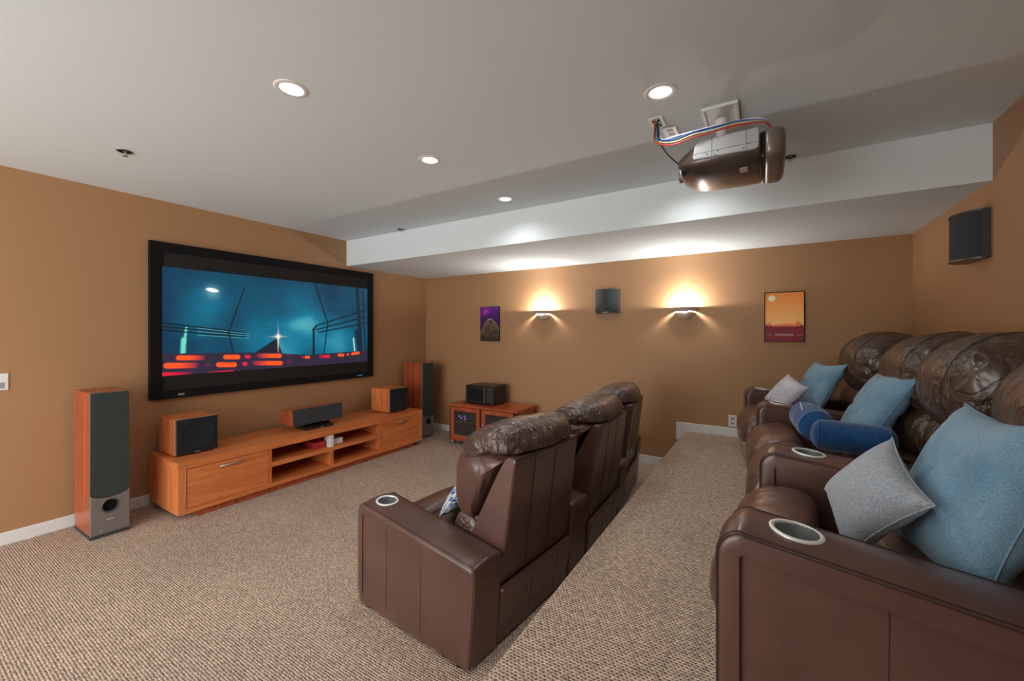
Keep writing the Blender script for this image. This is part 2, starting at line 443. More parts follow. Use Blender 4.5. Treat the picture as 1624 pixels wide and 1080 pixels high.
def bboard(name, x0, x1, y0, y1, z0, z1, lab):
    return struct(box(name, x0, x1, y0, y1, z0, z1, 'white_trim', None, .003, 2), lab)
bboard('baseboard_left', XL, XL+BT, YF, YB, .0, BZ, 'white baseboard under the screen')
bboard('baseboard_back', XL+BT, XE-.02, YB-BT, YB, .0, BZ, 'white baseboard on the far wall')
poly = [(XE-.075, .30), (XE+.004, .30), (XE+.004, ZP), (XR, ZP), (XR, ZP+BZ), (XE-.075, ZP+BZ)]
struct(prism('baseboard_platform', poly, 'Y', YB-BT, YB, 'white_trim', None, .002), 'white baseboard above the platform')
bboard('baseboard_right', XR-BT, XR, YF, YB-BT, ZP, ZP+BZ, 'white baseboard behind the back row')

# ================================================================ LIGHTS IN THE CEILING
def downlight(x, y, label, vis):
    t = empty('recessed_downlight', (x, y, ZC), 0, label, 'ceiling light', 'recessed ceiling downlights')
    bm = bmesh.new()
    lathe(bm, [(.050, .002), (.050, -.003), (.054, -.0045), (.068, -.003), (.072, 0), (.072, .002)], n=40)
    from_bm('trim_ring', bm, 'white_plastic', t, True)
    bm = bmesh.new(); lathe(bm, [(.0505, .045), (.0505, 0)], n=32); from_bm('baffle', bm, 'white_plastic', t, True)
    bm = bmesh.new(); lathe(bm, [(.002, .007), (.02, .006), (.035, .009), (.049, .014)], n=32)
    from_bm('lens', bm, 'lens_glow', t, True)
    ld = bpy.data.lights.new('downlight_lamp', 'SPOT'); ld.energy = DOWN_W; ld.spot_size = R(150); ld.spot_blend = 1; ld.shadow_soft_size = .045
    ld.color = (1, .975, .94)
    l = bpy.data.objects.new('downlight_lamp', ld); C.objects.link(l); l.parent = t; l.location = (0, 0, -.012)
    return t
labs = ['recessed round downlight nearest the left wall, high in the ceiling', 'recessed round downlight in the middle of the ceiling, between a nearer and a farther one',
        'small far round downlight close to the soffit face', 'recessed round downlight just above the projector wiring', 'round downlight half hidden behind the projector nose']
for i, (x, y) in enumerate(DL):
    downlight(x, y, labs[i] if i < DL_VIS else 'added fill downlight out of view, '+['ahead of the left front seats', 'over the platform edge', 'by the left wall', 'in the middle', 'over the rear platform'][i-DL_VIS], i < DL_VIS)

def sprinkler(x, y, label):
    t = empty('fire_sprinkler', (x, y, ZC), 0, label, 'sprinkler')
    bm = bmesh.new(); lathe(bm, [(.012, .0), (.012, -.003), (.03, -.004), (.033, -.0015), (.033, .001)], n=24); from_bm('escutcheon', bm, 'black_matte', t, True)
    bm = bmesh.new(); lathe(bm, [(.033, 0), (.033, -.003), (.040, -.0035), (.042, 0)], n=24); from_bm('rim', bm, 'brushed_metal', t, True)
    bm = bmesh.new()
    for s in (-1, 1): add_tube(bm, [(s*.009, 0, 0), (s*.014, 0, -.012), (s*.004, 0, -.026)], .003, 6)
    lathe(bm, [(.001, -.026), (.016, -.027), (.016, -.0285), (.001, -.029)], n=12)
    from_bm('sprinkler_head', bm, 'brushed_metal', t, True)
sprinkler(-3.301, .883, 'small fire sprinkler in the ceiling over the left wall')
sprinkler(-3.292, 3.09, 'small fire sprinkler in the ceiling beside the soffit near the screen')
sprinkler(.136, 3.09, 'small fire sprinkler right of the projector beside the soffit')

# ================================================================ SCONCES
def sconce(x, z, label):
    t = empty('wall_sconce', (x, YB, z), 0, label, 'wall light')
    a0, a1 = math.pi, 2*math.pi
    bm = bmesh.new()
    outer = [(.099, -.033), (.105, -.033), (.108, -.022), (.117, -.018), (.117, -.009), (.127, -.004), (.131, .002), (.131, .008), (.122, .008), (.10, -.022), (.096, -.033), (.099, -.033)]
    lathe(bm, outer, n=32, a0=a0, a1=a1); from_bm('upper_bowl', bm, 'sconce_plaster', t, True)
    bm = bmesh.new()
    pr = [(.066, -.042), (.079, -.0395), (.083, -.043)] + [(.083*math.cos(k*math.pi/20), -.046-.068*math.sin(k*math.pi/20)) for k in range(0, 11)]
    lathe(bm, pr, n=32, a0=a0, a1=a1); from_bm('lower_bowl', bm, 'sconce_plaster', t, True)
    bm = bmesh.new(); add_box(bm, -.10, .10, -.006, 0, -.05, .0, .002); from_bm('back_plate', bm, 'sconce_plaster', t)
    bm = bmesh.new(); add_box(bm, -.03, .03, -.075, -.01, -.038, -.024, .002); from_bm('lamp_holder', bm, 'white_plastic', t)
    bm = bmesh.new(); bmesh.ops.create_uvsphere(bm, u_segments=16, v_segments=10, radius=.011, matrix=Matrix.Translation((0, -.082, -.012))@Matrix.Diagonal((2.6, 1, 1, 1)))
    from_bm('bulb', bm, 'bulb_glow', t, True)
    ld = bpy.data.lights.new('sconce_lamp', 'POINT'); ld.energy = SCONCE_W; ld.shadow_soft_size = .014; ld.color = (1, .97, .93)
    l = bpy.data.objects.new('sconce_lamp', ld); C.objects.link(l); l.parent = t; l.location = (0, -.086, .001)
sconce(-2.316, 1.662, 'lit plaster wall sconce between the small picture and the black wall speaker')
sconce(-.69, 1.650, 'lit plaster wall sconce right of the black wall speaker')

# ================================================================ SCREEN
t = empty('projection_screen', (XL, 2.39, .85), 0, 'large black-framed projection screen showing a teal and orange film scene', 'screen')
y0, y1, z0, z1 = 1.283, 3.507, .848, 2.151
iy0, iy1, iz0, iz1 = 1.366, 3.428, .915, 2.075
def frame_bar(name, quad, parent):     # mitred bar with a sloping inner lip
    bm = bmesh.new()
    (a, b, c, d) = quad               # outer a,b ; inner c,d (b->c, a->d)
    back = [bm.verts.new((.002, *p)) for p in quad]
    fr = [bm.verts.new((x, *p)) for p, x in zip(quad, (.043, .043, .034, .034))]
    for i in range(4):
        j = (i+1) % 4; bm.faces.new((back[i], back[j], fr[j], fr[i]))
    bm.faces.new(fr); bm.faces.new(back[::-1])
    bmesh.ops.bevel(bm, geom=list(bm.edges), offset=.0025, segments=1, affect='EDGES')
    return from_bm('frame_bar', bm, 'black_frame', parent)
c0 = (2.39, .85)
def q(y, z): return (y-c0[0], z-c0[1])
Oo = [q(y0, z0), q(y1, z0), q(y1, z1), q(y0, z1)]; Ii = [q(iy0, iz0), q(iy1, iz0), q(iy1, iz1), q(iy0, iz1)]
for k in range(4):
    j = (k+1) % 4; frame_bar('frame_bar', [Oo[k], Oo[j], Ii[j], Ii[k]], t)
o = box('screen_fabric', .004, .024, iy0-2.39-.01, iy1-2.39+.01, iz0-.85-.01, iz1-.85+.01, 'screen_border', t)
def sm(a, b, x): 
    k = np.clip((x-a)/(b-a), 0, 1); return k*k*(3-2*k)
def vnoise(u, v, seed, fx, fy):
    rng = np.random.RandomState(seed); g = rng.rand(40, 40)
    x = u*fx; y = v*fy; xi = np.floor(x).astype(int) % 39; yi = np.floor(y).astype(int) % 39
    a = x-np.floor(x); b = y-np.floor(y); a = a*a*(3-2*a); b = b*b*(3-2*b)
    return (g[yi, xi]*(1-a)+g[yi, xi+1]*a)*(1-b)+(g[yi+1, xi]*(1-a)+g[yi+1, xi+1]*a)*b
def seg_d(u, v, p, q_, asp):
    px, py = p; qx, qy = q_
    U = (u-px)*asp; V = v-py; dx = (qx-px)*asp; dy = qy-py
    tt = np.clip((U*dx+V*dy)/(dx*dx+dy*dy), 0, 1)
    return np.hypot(U-tt*dx, V-tt*dy)
def film(u, v):
    asp = 2.28
    base = np.zeros(u.shape+(3,))
    n = .55*vnoise(u, v, 3, 5, 4)+.3*vnoise(u, v, 4, 11, 8)+.15*vnoise(u, v, 5, 24, 16)
    glow = .12+.40*np.exp(-((u-.38)**2/.03+(v-.30)**2/.12))+.6*np.exp(-((u-.50)**2/.006+(v-.22)**2/.05))+.7*np.exp(-((u-.78)**2/.012+(v-.27)**2/.05))+.45*np.exp(-((u-.62)**2/.01+(v-.5)**2/.1))+.35*np.exp(-((u-.14)**2/.012+(v-.62)**2/.05))-.25*np.exp(-((u-.24)**2/.006+(v-.40)**2/.1))+.55*(n-.5)
    glow = glow*(1-.65*sm(.75, 1.05, v)*(1-.4*sm(.2, .6, u)))*(.65+.35*sm(-.02, .15, u))
    glow = np.clip(glow, 0.05, 1.4)
    dk, md, hi = np.array(lin((4, 44, 72))), np.array(lin((8, 112, 142))), np.array(lin((100, 200, 205)))
    k = glow[..., None]
    base = dk*(1-np.clip(k*1.6, 0, 1))+md*np.clip(k*1.6, 0, 1)
    hz = np.clip((glow-.60)*1.7, 0, 1)[..., None]*np.clip((n-.3)*2, 0, 1)[..., None]
    base = base*(1-hz)+hi*hz
    def over(mask, c):
        nonlocal base
        mk = mask[..., None]; base = base*(1-mk)+np.array(c)*mk
    def line(p, q_, w_, c, soft=.5, op=1):
        d = seg_d(u, v, p, q_, asp); over(op*(1-sm(w_*(1-soft), w_*(1+soft), d)), c)
    dark = lin((10, 22, 34))
    # lamp in the mist
    d = np.hypot((u-.176)*asp, v-.80)
    over(.5*np.exp(-(d/.06)**2), lin((120, 190, 205)))
    over(1-sm(.6, 1.1, np.hypot((u-.176)*asp/.062, ((v-.818)+(u-.176)*.25)/.022)), (1, 1, .96))
    # pale light shafts
    pale = lin((110, 225, 200))
    line((.069, .20), (.072, .33), .019, pale, .6, .85); line((.074, .30), (.081, .44), .010, pale, .7, .8)
    line((.901, .32), (.91, .155), .009, lin((200, 230, 200)), .7, .9)
    # rails and struts
    for y_a, y_b in ((.485, .396), (.453, .375), (.418, .350)):
        line((0, y_a), (.31, y_b), .006, dark)
        line((.12, y_a-.045), (.33, y_b-.015), .0022, lin((100, 200, 210)), .6, .7)
    line((.307, .869), (.241, .404), .006, dark); line((.241, .404), (.259, .185), .006, dark)
    line((.658, .996), (.735, .505), .009, dark); line((.735, .505), (.707, .083), .008, dark)
    for (a_, b_) in (((.669, .483), (.988, .706)), ((.665, .43), (.988, .613)), ((.68, .40), (1.0, .53))):
        line(a_, b_, .008, dark)
    line((.650, .435), (.651, .13), .014, dark); line((.650, .435), (.669, .483), .012, dark)
    # machinery mass on the right
    mc_ = lin((14, 34, 48))
    line((.926, .99), (.955, .15), .030, mc_, .4, .95); line((.965, .97), (.985, .15), .014, mc_, .4, .9); line((.925, .40), (.945, .15), .034, mc_, .4, .9)
    # plain sloping housing on the deck
    hx = np.clip((u-.345)/(.455-.345), 0, 1)
    over((u > .345)*(u < .480)*sm(-.004, .004, .17+hx*.165*(u < .458)+(.165*(u >= .458)*np.clip((.480-u)/.022, 0, 1))-v), lin((26, 30, 46)))
    # star glint
    d = np.hypot((u-.462)*asp, v-.352); over(np.exp(-(d/.022)**2), (1, .95, .85))
    over(.85*np.exp(-((u-.462)*asp/.007)**2)*np.exp(-((v-.31)/.10)**2), (1, .9, .78))
    over(.5*np.exp(-((v-.352)/.008)**2)*np.exp(-((u-.462)*asp/.07)**2), (1, .85, .7))
    # dark violet deck with rows of orange lamps
    deck = np.interp(u, [0, .39, .615, 1], [.205, .182, .130, .150])
    over(1-sm(-.004, .004, v-deck), lin((44, 38, 58)))
    org, red, dim = lin((255, 84, 30)), lin((222, 28, 58)), lin((104, 28, 64))
    def bar(u0, v0, u1, v1, h_, c, fade=0, op=1):
        k_ = np.clip((u-u0)/(u1-u0), 0, 1); vc = v0+(v1-v0)*k_
        a = np.maximum(np.maximum((u0-u)*asp+h_, (u-u1)*asp+h_), 0)
        mk = 1-sm(h_*.8, h_*1.12, np.hypot(a, v-vc))
        if fade:
            s_ = k_ if fade > 0 else 1-k_
            over(mk*op, dim); mk = mk*np.clip(s_*1.7, 0, 1)
        over(mk*op, c)
    H1 = .024
    for b_ in ((.045, .161, .150, .150, H1, org, -1), (.218, .149, .289, .141, H1, org), (.308, .142, .334, .139, .019, red), (.360, .146, .480, .134, H1, org, 1), (.503, .139, .525, .138, .016, dim),
               (.600, .103, .631, .100, .018, org), (.585, .104, .594, .104, .010, red), (.560, .106, .568, .106, .008, dim), (.680, .103, .750, .097, .018, red, 1), (.775, .101, .785, .101, .008, dim), (.796, .108, .840, .103, .019, org), (.854, .109, .871, .108, .014, org), (.885, .113, .945, .124, .019, org),
               (.004, .094, .125, .080, H1+.003, org, -1), (.148, .079, .168, .076, .017, dim), (.190, .076, .275, .063, H1+.001, org), (.297, .069, .320, .066, .022, red), (.340, .070, .485, .050, H1, org, 1), (.508, .061, .531, .058, .020, dim),
               (-.03, .012, .100, .000, .024, red, -1), (.155, -.010, .265, -.012, .022, red, 1)):
        bar(*b_)
    return base*.92
Ya, Yb_, Za, Zb_ = 1.368, 3.426, 1.039, 1.95
painted('picture', 0, 0, 560, 250, film, 'screen_picture', t,
        lambda u, v: np.stack([np.full_like(u, .0262), Ya-2.39+u*(Yb_-Ya), Za-.85+v*(Zb_-Za)], -1))
bm = bmesh.new(); add_box(bm, .040, .045, 1.47-2.39, 1.515-2.39, .868-.85, .885-.85, .001); from_bm('badge', bm, 'light_grey', t)
bm = bmesh.new(); add_box(bm, .040, .045, 3.27-2.39, 3.335-2.39, .869-.85, .881-.85, .001); tag(from_bm('badge', bm, 'blue_badge', t), 'small blue badge')

# ================================================================ TOWER SPEAKERS
def tower(x, y, label, h=.99):
    t = empty('tower_speaker', (x, y, 0), 0, label, 'speaker', 'floor-standing tower speakers')
    W = .10; Dp = .355
    bm = bmesh.new(); add_box(bm, -Dp-.005, .003, -W-.004, W+.004, .0, .014, .003); add_box(bm, -Dp, 0, -W, W, .014, .024, .002)
    from_bm('plinth', bm, 'gunmetal', t)
    box('cabinet', -Dp, -.022, -W, W, .024, h, 'dark_cherry_upright', t, .002)
    box('top_edge', -.022, -.010, -W, W, .30, h, 'silver_plastic', t, .001)
    arc = [(-W+.0, .305)] + [(W*math.sin(a), .305-.034*(math.cos(a)-math.cos(1.25))/(1-math.cos(1.25))) for a in [(-1.2+2.4*k/16) for k in range(17)]] + [(W, .305)]
    arc = [(max(-W, min(W, p[0]/math.sin(1.2))), p[1]) for p in arc[1:-1]]
    gp = arc + [(W-.003, h-.004), (-W+.003, h-.004)]
    prism('grille', gp, 'X', -.012, .004, 'grille_green', t, .0015)
    lp = [(-W, .024), (W, .024)] + [(p[0], p[1]-.004) for p in arc[::-1]]
    lo = prism('lower_baffle', lp, 'X', -.022, .006, 'silver_plastic', t, .003)
    b = bmesh.new(); lathe(b, [(.041, -.10), (.041, .03)], (0, 0, .208), 'X', 32, cap=True); cut(lo, [b])
    bm = bmesh.new(); lathe(bm, [(.0405, -.018), (.0405, .003), (.045, .009), (.049, .0075), (.050, .0045)], (0, 0, .208), 'X', 36); from_bm('port_ring', bm, 'gunmetal', t, True)
    bm = bmesh.new(); lathe(bm, [(.001, -.02), (.041, -.02)], (0, 0, .208), 'X', 24); from_bm('port_hole', bm, 'black_matte', t)
    box('badge', .005, .0085, -.017, .017, .113, .120, 'label_pink', t, .0008)
    bm = bmesh.new(); lathe(bm, [(.0005, .009), (.004, .0085), (.005, .006)], (0, -.045, .05), 'X', 12); from_bm('stud', bm, 'brushed_metal', t, True)
    return t
tw = tower(-3.85, .955, 'tall cherry tower speaker left of the low media console')
dup(tw, (-3.85, 4.10, 0), 0, 'tall cherry tower speaker in the far corner, behind the console end')

# ================================================================ MEDIA CONSOLE
cx, cy = -3.66, 2.535
t = empty('media_console', (cx, cy, 0), 0, 'long low cherry wood media console with open middle shelves', 'console')
hw = 1.262; D = .55
ZT, ZB = .435, .050
def part(name, x0, x1, y0, y1, z0, z1, m='cherry_wood', b=.0015): return box(name, x0, x1, y0, y1, z0, z1, m, t, b)
part('top', -D, 0, -hw, hw, ZT-.052, ZT)
part('side_panel', -D, -.0, -hw, -hw+.052, ZB, ZT-.052, 'cherry_wood_upright')
part('side_panel', -D, -.0, hw-.052, hw, ZB, ZT-.052, 'cherry_wood_upright')
part('bottom_panel', -D, 0, -hw+.052, hw-.052, ZB, ZB+.035)
part('back_panel', -D, -D+.012, -hw+.052, hw-.052, ZB+.035, ZT-.052)
part('plinth', -D+.03, -.022, -hw+.13, hw-.13, 0, ZB, 'dark_cherry')
yl, yr, ym = -.600, .60, .0
for yy in (yl, yr): part('divider', -D+.012, -.004, yy-.012, yy+.012, ZB+.035, ZT-.052, 'cherry_wood_upright')
part('divider', -D+.012, -.004, ym-.016, ym+.016, ZB+.035, .223, 'cherry_wood_upright')
tag(part('upper_post', -.10, -.006, ym-.022, ym+.016, .262, ZT-.052, 'white_trim'), 'white upper post')
for a, b in ((yl+.012, ym), (ym, yr-.012)): part('shelf', -D+.012, -.006, a, b, .223, .262)
for (a, b) in ((-hw+.054, yl-.013), (yr+.013, hw-.054)):
    d_ = part('drop_door', -.022, -.002, a+.002, b-.002, ZB+.037, ZT-.056)
    hc = (a+b)/2
    bm = bmesh.new(); add_tube(bm, [(.016, hc-.085, .348), (.016, hc+.085, .348)], .0055, 8)
    for s in (-1, 1): add_tube(bm, [(-.002, hc+s*.07, .348), (.016, hc+s*.07, .348)], .004, 6)
    from_bm('handle', bm, 'brushed_metal', d_, True)
for s in (-1, 1):
    bm = bmesh.new()
    yy = s*(hw-.047)
    add_box(bm, .0, .0008, yy-.002, yy+.002, ZB+.02, ZT-.012); add_box(bm, .0, .0008, min(yy, s*hw), max(yy, s*hw), ZT-.014, ZT-.010); add_box(bm, .0, .0008, min(yy, s*hw), max(yy, s*hw), ZB+.018, ZB+.022)
    add_box(bm, -D, 0.0008, s*hw-.0006, s*hw+.0006, ZT-.014, ZT-.010); add_box(bm, -D, 0.0008, s*hw-.0006, s*hw+.0006, ZB+.018, ZB+.022)
    from_bm('silver_inlay', bm, 'silver_inlay', t)
tag(box('game_box', cx-.22, cx-.06, cy-.15, cy-.035, .2632, .325, 'red_paper', None, .003), 'small red box on the upper console shelf, left of the white post', 'box')
tag(box('paper_stack', cx-.20, cx-.06, cy+.04, cy+.16, .2632, .318, 'white_trim', None, .003), 'small white box on the upper console shelf, right of the white post', 'box')

# subwoofer-like cubes on the console
def cube_speaker(x, y, label, rz=0, W=.29, H=.29, Dp=.31):
    t = empty('cube_speaker', (x, y, ZT), rz, label, 'speaker', 'cherry cube speakers on the console')
    feet([(a, s*(W/2-.03)) for a in (-Dp+.03, -.04) for s in (-1, 1)], .012, 0, .0105, 'black_plastic', t)
    box('cabinet', -Dp, -.008, -W/2, W/2, .010, H, 'dark_cherry_upright', t, .0015).data.materials[0] = MATS['cherry_wood_upright']
    box('baffle', -.008, -.002, -W/2+.002, W/2-.002, .012, H-.002, 'silver_plastic', t, .001)
    box('grille', -.004, .010, -W/2+.009, W/2-.004, .016, H-.006, 'grille_black', t, .004)
    bm = bmesh.new(); lathe(bm, [(.001, .0112), (.113, .0112), (.117, .0128), (.121, .0112), (.1215, .009)], (0, .005, H/2+.01), 'X', 48)
    from_bm('cone_ring', bm, 'grille_black', t, True)
    bm = bmesh.new(); add_box(bm, .006, .016, -.045, .045, .013, .026, .003); from_bm('logo_bar', bm, 'black_plastic', t)
    box('badge', .0155, .0165, -.018, .012, .017, .022, 'light_grey', t)
    return t
cs = cube_speaker(-3.86, 1.468, 'cherry cube speaker on the left end of the console')
dup(cs, (-3.80, 3.53, ZT), R(1.5), 'cherry cube speaker on the right end of the console')

# centre speaker on a black tilted stand
t = empty('centre_speaker', (-3.86, 2.515, ZT), 0, 'long grey-fronted centre speaker tilted up on a black base on the console', 'speaker')
poly = [(-.225, .072), (0, .060), (-.018, .212), (-.205, .198)]
prism('cabinet', poly, 'Y', -.268, .268, 'dark_cherry_upright', t, .002)
poly = [(.0, .058), (.014, .060), (-.004, .214), (-.018, .212)]
prism('grille', poly, 'Y', -.262, .272, 'grille_slate', t, .002)
prism('base', [(-.15, .0), (.035, 0), (.035, .020), (-.02, .030), (-.06, .064), (-.14, .066)], 'Y', -.145, .145, 'black_plastic', t, .002)
box('badge', .034, .037, .0, .03, .006, .014, 'chrome', t, .0005)
box('badge', .0135, .0155, .03, .055, .068, .074, 'chrome', t, .0005)

# ================================================================ CABINET ON CASTERS + MICROWAVE
X0, X1, Y0, Y1 = -3.395, -2.382, 3.985, 4.455
CXc = (X0+X1)/2
t = empty('glass_door_cabinet', (CXc, Y0, 0), 0, 'cherry cabinet on casters with two smoked glass doors', 'cabinet')
hw = (X1-X0)/2; D = Y1-Y0; ZT2 = .508
box('top', -hw, hw, -.008, D, ZT2-.028, ZT2, 'dark_cherry', t, .003)
box('bottom_panel', -hw+.02, hw-.02, .0, D-.01, .058, .085, 'dark_cherry', t, .002)
for s in (-1, 1):
    box('side_panel', min(s*(hw-.035), s*(hw-.012)), max(s*(hw-.035), s*(hw-.012)), .03, D-.03, .085, ZT2-.028, 'dark_cherry_upright', t, .001)
    for yy in (.004, D-.034):
        box('corner_post', min(s*(hw-.045), s*(hw-.012)), max(s*(hw-.045), s*(hw-.012)), yy, yy+.03, .070, ZT2-.028, 'black_plastic', t, .002)
    for yy in (.05, D-.06):
        bm = bmesh.new(); lathe(bm, [(.006, .012), (.022, .012), (.026, .006), (.026, -.006), (.022, -.012), (.006, -.012)], (s*(hw-.05)-.012, yy, .027), 'X', 20, cap=True)
        lathe(bm, [(.006, .03), (.006, .058)], (s*(hw-.05)-.012, yy, 0), n=8, cap=True)
        from_bm('caster', bm, 'brushed_metal', t, True)
box('back_panel', -hw+.03, hw-.03, D-.03, D-.02, .085, ZT2-.028, 'dark_cherry', t)
box('centre_post', -.016, .016, .006, .03, .085, ZT2-.028, 'black_plastic', t)
box('inner_shelf', -hw+.036, hw-.036, .05, D-.035, .27, .285, 'dark_cherry', t)
for s in (-1, 1):
    a, b = (-hw+.048, -.014) if s < 0 else (.014, hw-.048)
    z0_, z1_ = .088, ZT2-.032; fw = .05
    bm = bmesh.new()
    add_box(bm, a, a+fw, -.016, .004, z0_, z1_, .0015); add_box(bm, b-fw, b, -.016, .004, z0_, z1_, .0015)
    add_box(bm, a+fw, b-fw, -.016, .004, z0_, z0_+fw*.9, .0015); add_box(bm, a+fw, b-fw, -.016, .004, z1_-fw*.9, z1_, .0015)
    d_ = from_bm('door', bm, 'dark_cherry_upright', t)
    box('glass_pane', a+fw, b-fw, -.008, -.004, z0_+fw*.9, z1_-fw*.9, 'smoked_glass', d_)
    kx = b-.026 if s < 0 else a+.026
    bm = bmesh.new(); lathe(bm, [(.001, -.036), (.009, -.034), (.011, -.028), (.005, -.022), (.005, -.015)], (kx, 0, .30), 'Y', 16); from_bm('knob', bm, 'chrome', d_, True)
# equipment seen dimly behind the glass
for k, (xx, zz, hh, lab) in enumerate(((-.25, .2855, .09, 'dark media receiver with violet dots inside the left cabinet door'), (-.25, .0855, .07, 'dark disc player on the bottom of the cabinet, behind the left door'), (.25, .2855, .06, 'dark player box inside the right cabinet door'))):
    e_ = empty('media_player', (CXc+xx, Y0+.09, zz), 0, lab, 'electronics')
    box('case', -.19, .19, 0, .25, 0, hh, 'black_plastic', e_, .004); box('front_panel', -.188, .188, -.006, 0, .004, hh-.004, 'grey_plastic' if k == 2 else 'gunmetal', e_, .002)
    if k == 0:
        for px, pz in ((-.15, .055), (-.12, .035), (-.07, .06), (-.055, .03)):
            bm = bmesh.new(); lathe(bm, [(.0005, -.012), (.011, -.011), (.011, -.005)], (px, 0, pz), 'Y', 12); from_bm('violet_dot', bm, 'violet_glow', e_)  # small glowing violet dots on the front panel

t = empty('microwave_oven', (-3.0, 4.10, ZT2), 0, 'black microwave oven standing on the glass-door cabinet', 'microwave')
W, H, D = .42, .235, .30
feet([(a, b) for a in (-.17, .17) for b in (.03, .26)], .012, 0, .011, 'black_plastic', t)
box('case', -W/2, W/2, .012, D, .010, H, 'black_plastic', t, .004)
box('door', -W/2+.002, W/2-.115, -.004, .013, .014, H-.003, 'black_plastic', t, .003)
box('window', -W/2+.045, W/2-.155, -.0065, -.004, .045, H-.045, 'black_matte', t, .002)
box('control_panel', W/2-.112, W/2-.002, -.004, .013, .014, H-.003, 'black_plastic', t, .003)
box('display', W/2-.095, W/2-.02, -.0062, -.004, H-.05, H-.025, 'gunmetal', t)
box('handle', W/2-.132, W/2-.118, -.02, -.003, .03, H-.02, 'gunmetal', t, .003)
for r__ in range(4):
    for c_ in range(3):
        box('button', W/2-.095+c_*.027, W/2-.075+c_*.027, -.0062, -.004, .045+r__*.032, .062+r__*.032, 'gunmetal', t)
tube('power_cord', catmull([(-.29, .04, .005), (-.25, .02, .005), (-.225, .06, .005), (-.24, .12, .005), (-.23, .20, .006), (-.17, .29, .02), (-.10, .312, .04)], 6), .004, 'black_plastic', t)

# ================================================================ WALL SPEAKERS
def wall_speaker(loc, rz, label):
    t = empty('wall_speaker', loc, rz, label, 'speaker', 'curved surround speakers')   # local: wall at y=0, room towards -y
    W, H, Dp = .27, .265, .115
    def outline(o=0, dz=0):
        return [(-W/2-o, 0)] + [((W/2+o)*math.sin(a)/math.sin(1.15), -.03-o-(Dp-.03)*(math.cos(a)-math.cos(1.15))/(1-math.cos(1.15))) for a in [(-1.15+2.3*k/20) for k in range(21)]] + [(W/2+o, 0)]
    prism('housing', outline(-.006), 'Z', -H/2+.008, H/2-.008, 'black_plastic', t)
    gp = outline(0)[1:-1]
    inner = [(x*.97, y+.006) for x, y in gp][::-1]
    prism('grille', gp+inner, 'Z', -H/2+.009, H/2-.009, 'grille_slate', t)
    prism('top_cap', outline(.004), 'Z', H/2-.009, H/2, 'gunmetal', t, .002)
    prism('bottom_cap', outline(.004), 'Z', -H/2, -H/2+.009, 'gunmetal', t, .002)
    for s in (-1, 1): box('side_strip', min(s*W/2, s*(W/2+.003)), max(s*W/2, s*(W/2+.003)), -.032, 0, -H/2+.009, H/2-.009, 'gunmetal', t)
    return t
ws = wall_speaker((-1.502, YB, 1.752), 0, 'black curved wall speaker between the two sconces')
dup(ws, (XR, 3.30, 1.930), R(-90), 'black curved wall speaker high on the right wall')

# ================================================================ PICTURES ON THE FAR WALL
t = empty('wall_picture', (-3.111, YB, 1.285), 0, 'small unframed purple and olive portrait print left of the sconces', 'picture')
W, H = .307, .46
box('panel', -W/2, W/2, -.022, -.001, 0, H, 'black_matte', t, .001)
def art1(u, v):
    n = .6*vnoise(u, v, 11, 6, 9)+.4*vnoise(u, v, 12, 14, 20)
    c = np.array(lin((44, 28, 92)))*(1-n[..., None])+np.array(lin((108, 40, 130)))*n[..., None]
    c = c*(1-.8*sm(.0, .5, 1-v)[..., None]*.6)
    d = np.hypot((u-.28)/.14, (v-.86)/.08); c = c+np.exp(-d**2)[..., None]*np.array((.35, .03, .35))
    # plain rounded mountain-like form, no figure
    ridge = .62-1.5*(u-.55)**2+.05*(vnoise(u, v*0, 13, 7, 1)-.5)
    mk = sm(-.01, .01, ridge-v)[..., None]
    g = np.array(lin((104, 88, 68)))*(.45+.75*vnoise(u, v, 15, 9, 12)[..., None])*(.35+.9*v[..., None])
    c = c*(1-mk)+g*mk
    rim = np.exp(-((ridge-v)/.012)**2)[..., None]; c = c*(1-rim*.6)+np.array(lin((190, 190, 140)))*rim*.6
    return c*1.3
painted('print', 0, 0, 90, 130, art1, 'poster_print', t, lambda u, v: np.stack([-W/2+.002+u*(W-.004), np.full_like(u, -.0226), .002+v*(H-.004)], -1))
t = empty('framed_poster', (.153, YB, 1.316), 0, 'framed orange and maroon desert poster with a pale sun, on the far wall', 'poster')
W2, H2 = .308, .458
for a, b, c_, d_ in ((-W2/2, -W2/2+.007, 0, H2), (W2/2-.007, W2/2, 0, H2), (-W2/2+.007, W2/2-.007, 0, .007), (-W2/2+.007, W2/2-.007, H2-.007, H2)):
    box('frame_bar', a, b, -.022, -.001, c_, d_, 'dark_cherry_upright', t, .001).data.materials[0] = MATS['seam_dark']
def art2(u, v):
    top = np.array(lin((212, 132, 66))); low = np.array(lin((236, 178, 112)))
    k = sm(.35, 1, v)[..., None]; c = low*(1-k)+top*k
    d = np.hypot((u-.18)*.67, v-.885); mk = (1-sm(.060, .066, d))[..., None]; c = c*(1-mk)+np.array(lin((212, 214, 170)))*mk
    far = .335+.05*np.exp(-((u-.10)/.05)**2)+.075*np.exp(-((u-.86)/.06)**2)+.02*np.exp(-((u-.55)/.2)**2)
    mk = sm(-.004, .004, far-v)[..., None]; c = c*(1-mk)+np.array(lin((214, 118, 72)))*mk
    near = .305+.035*np.exp(-((u-.04)/.03)**2)+.03*np.exp(-((u-.15)/.02)**2)+.02*np.exp(-((u-.93)/.03)**2)+.012*(vnoise(u, v*0, 21, 16, 1)-.5)
    mk = sm(-.004, .004, near-v)[..., None]; c = c*(1-mk)+np.array(lin((122, 46, 56)))*mk
    mk = ((np.abs(v-.125) < .004) & ((np.abs(u-.11) < .07) | (np.abs(u-.89) < .07)))[..., None]; c = c*(1-.6*mk)+np.array(lin((200, 140, 120)))*.6*mk
    return c*1.45
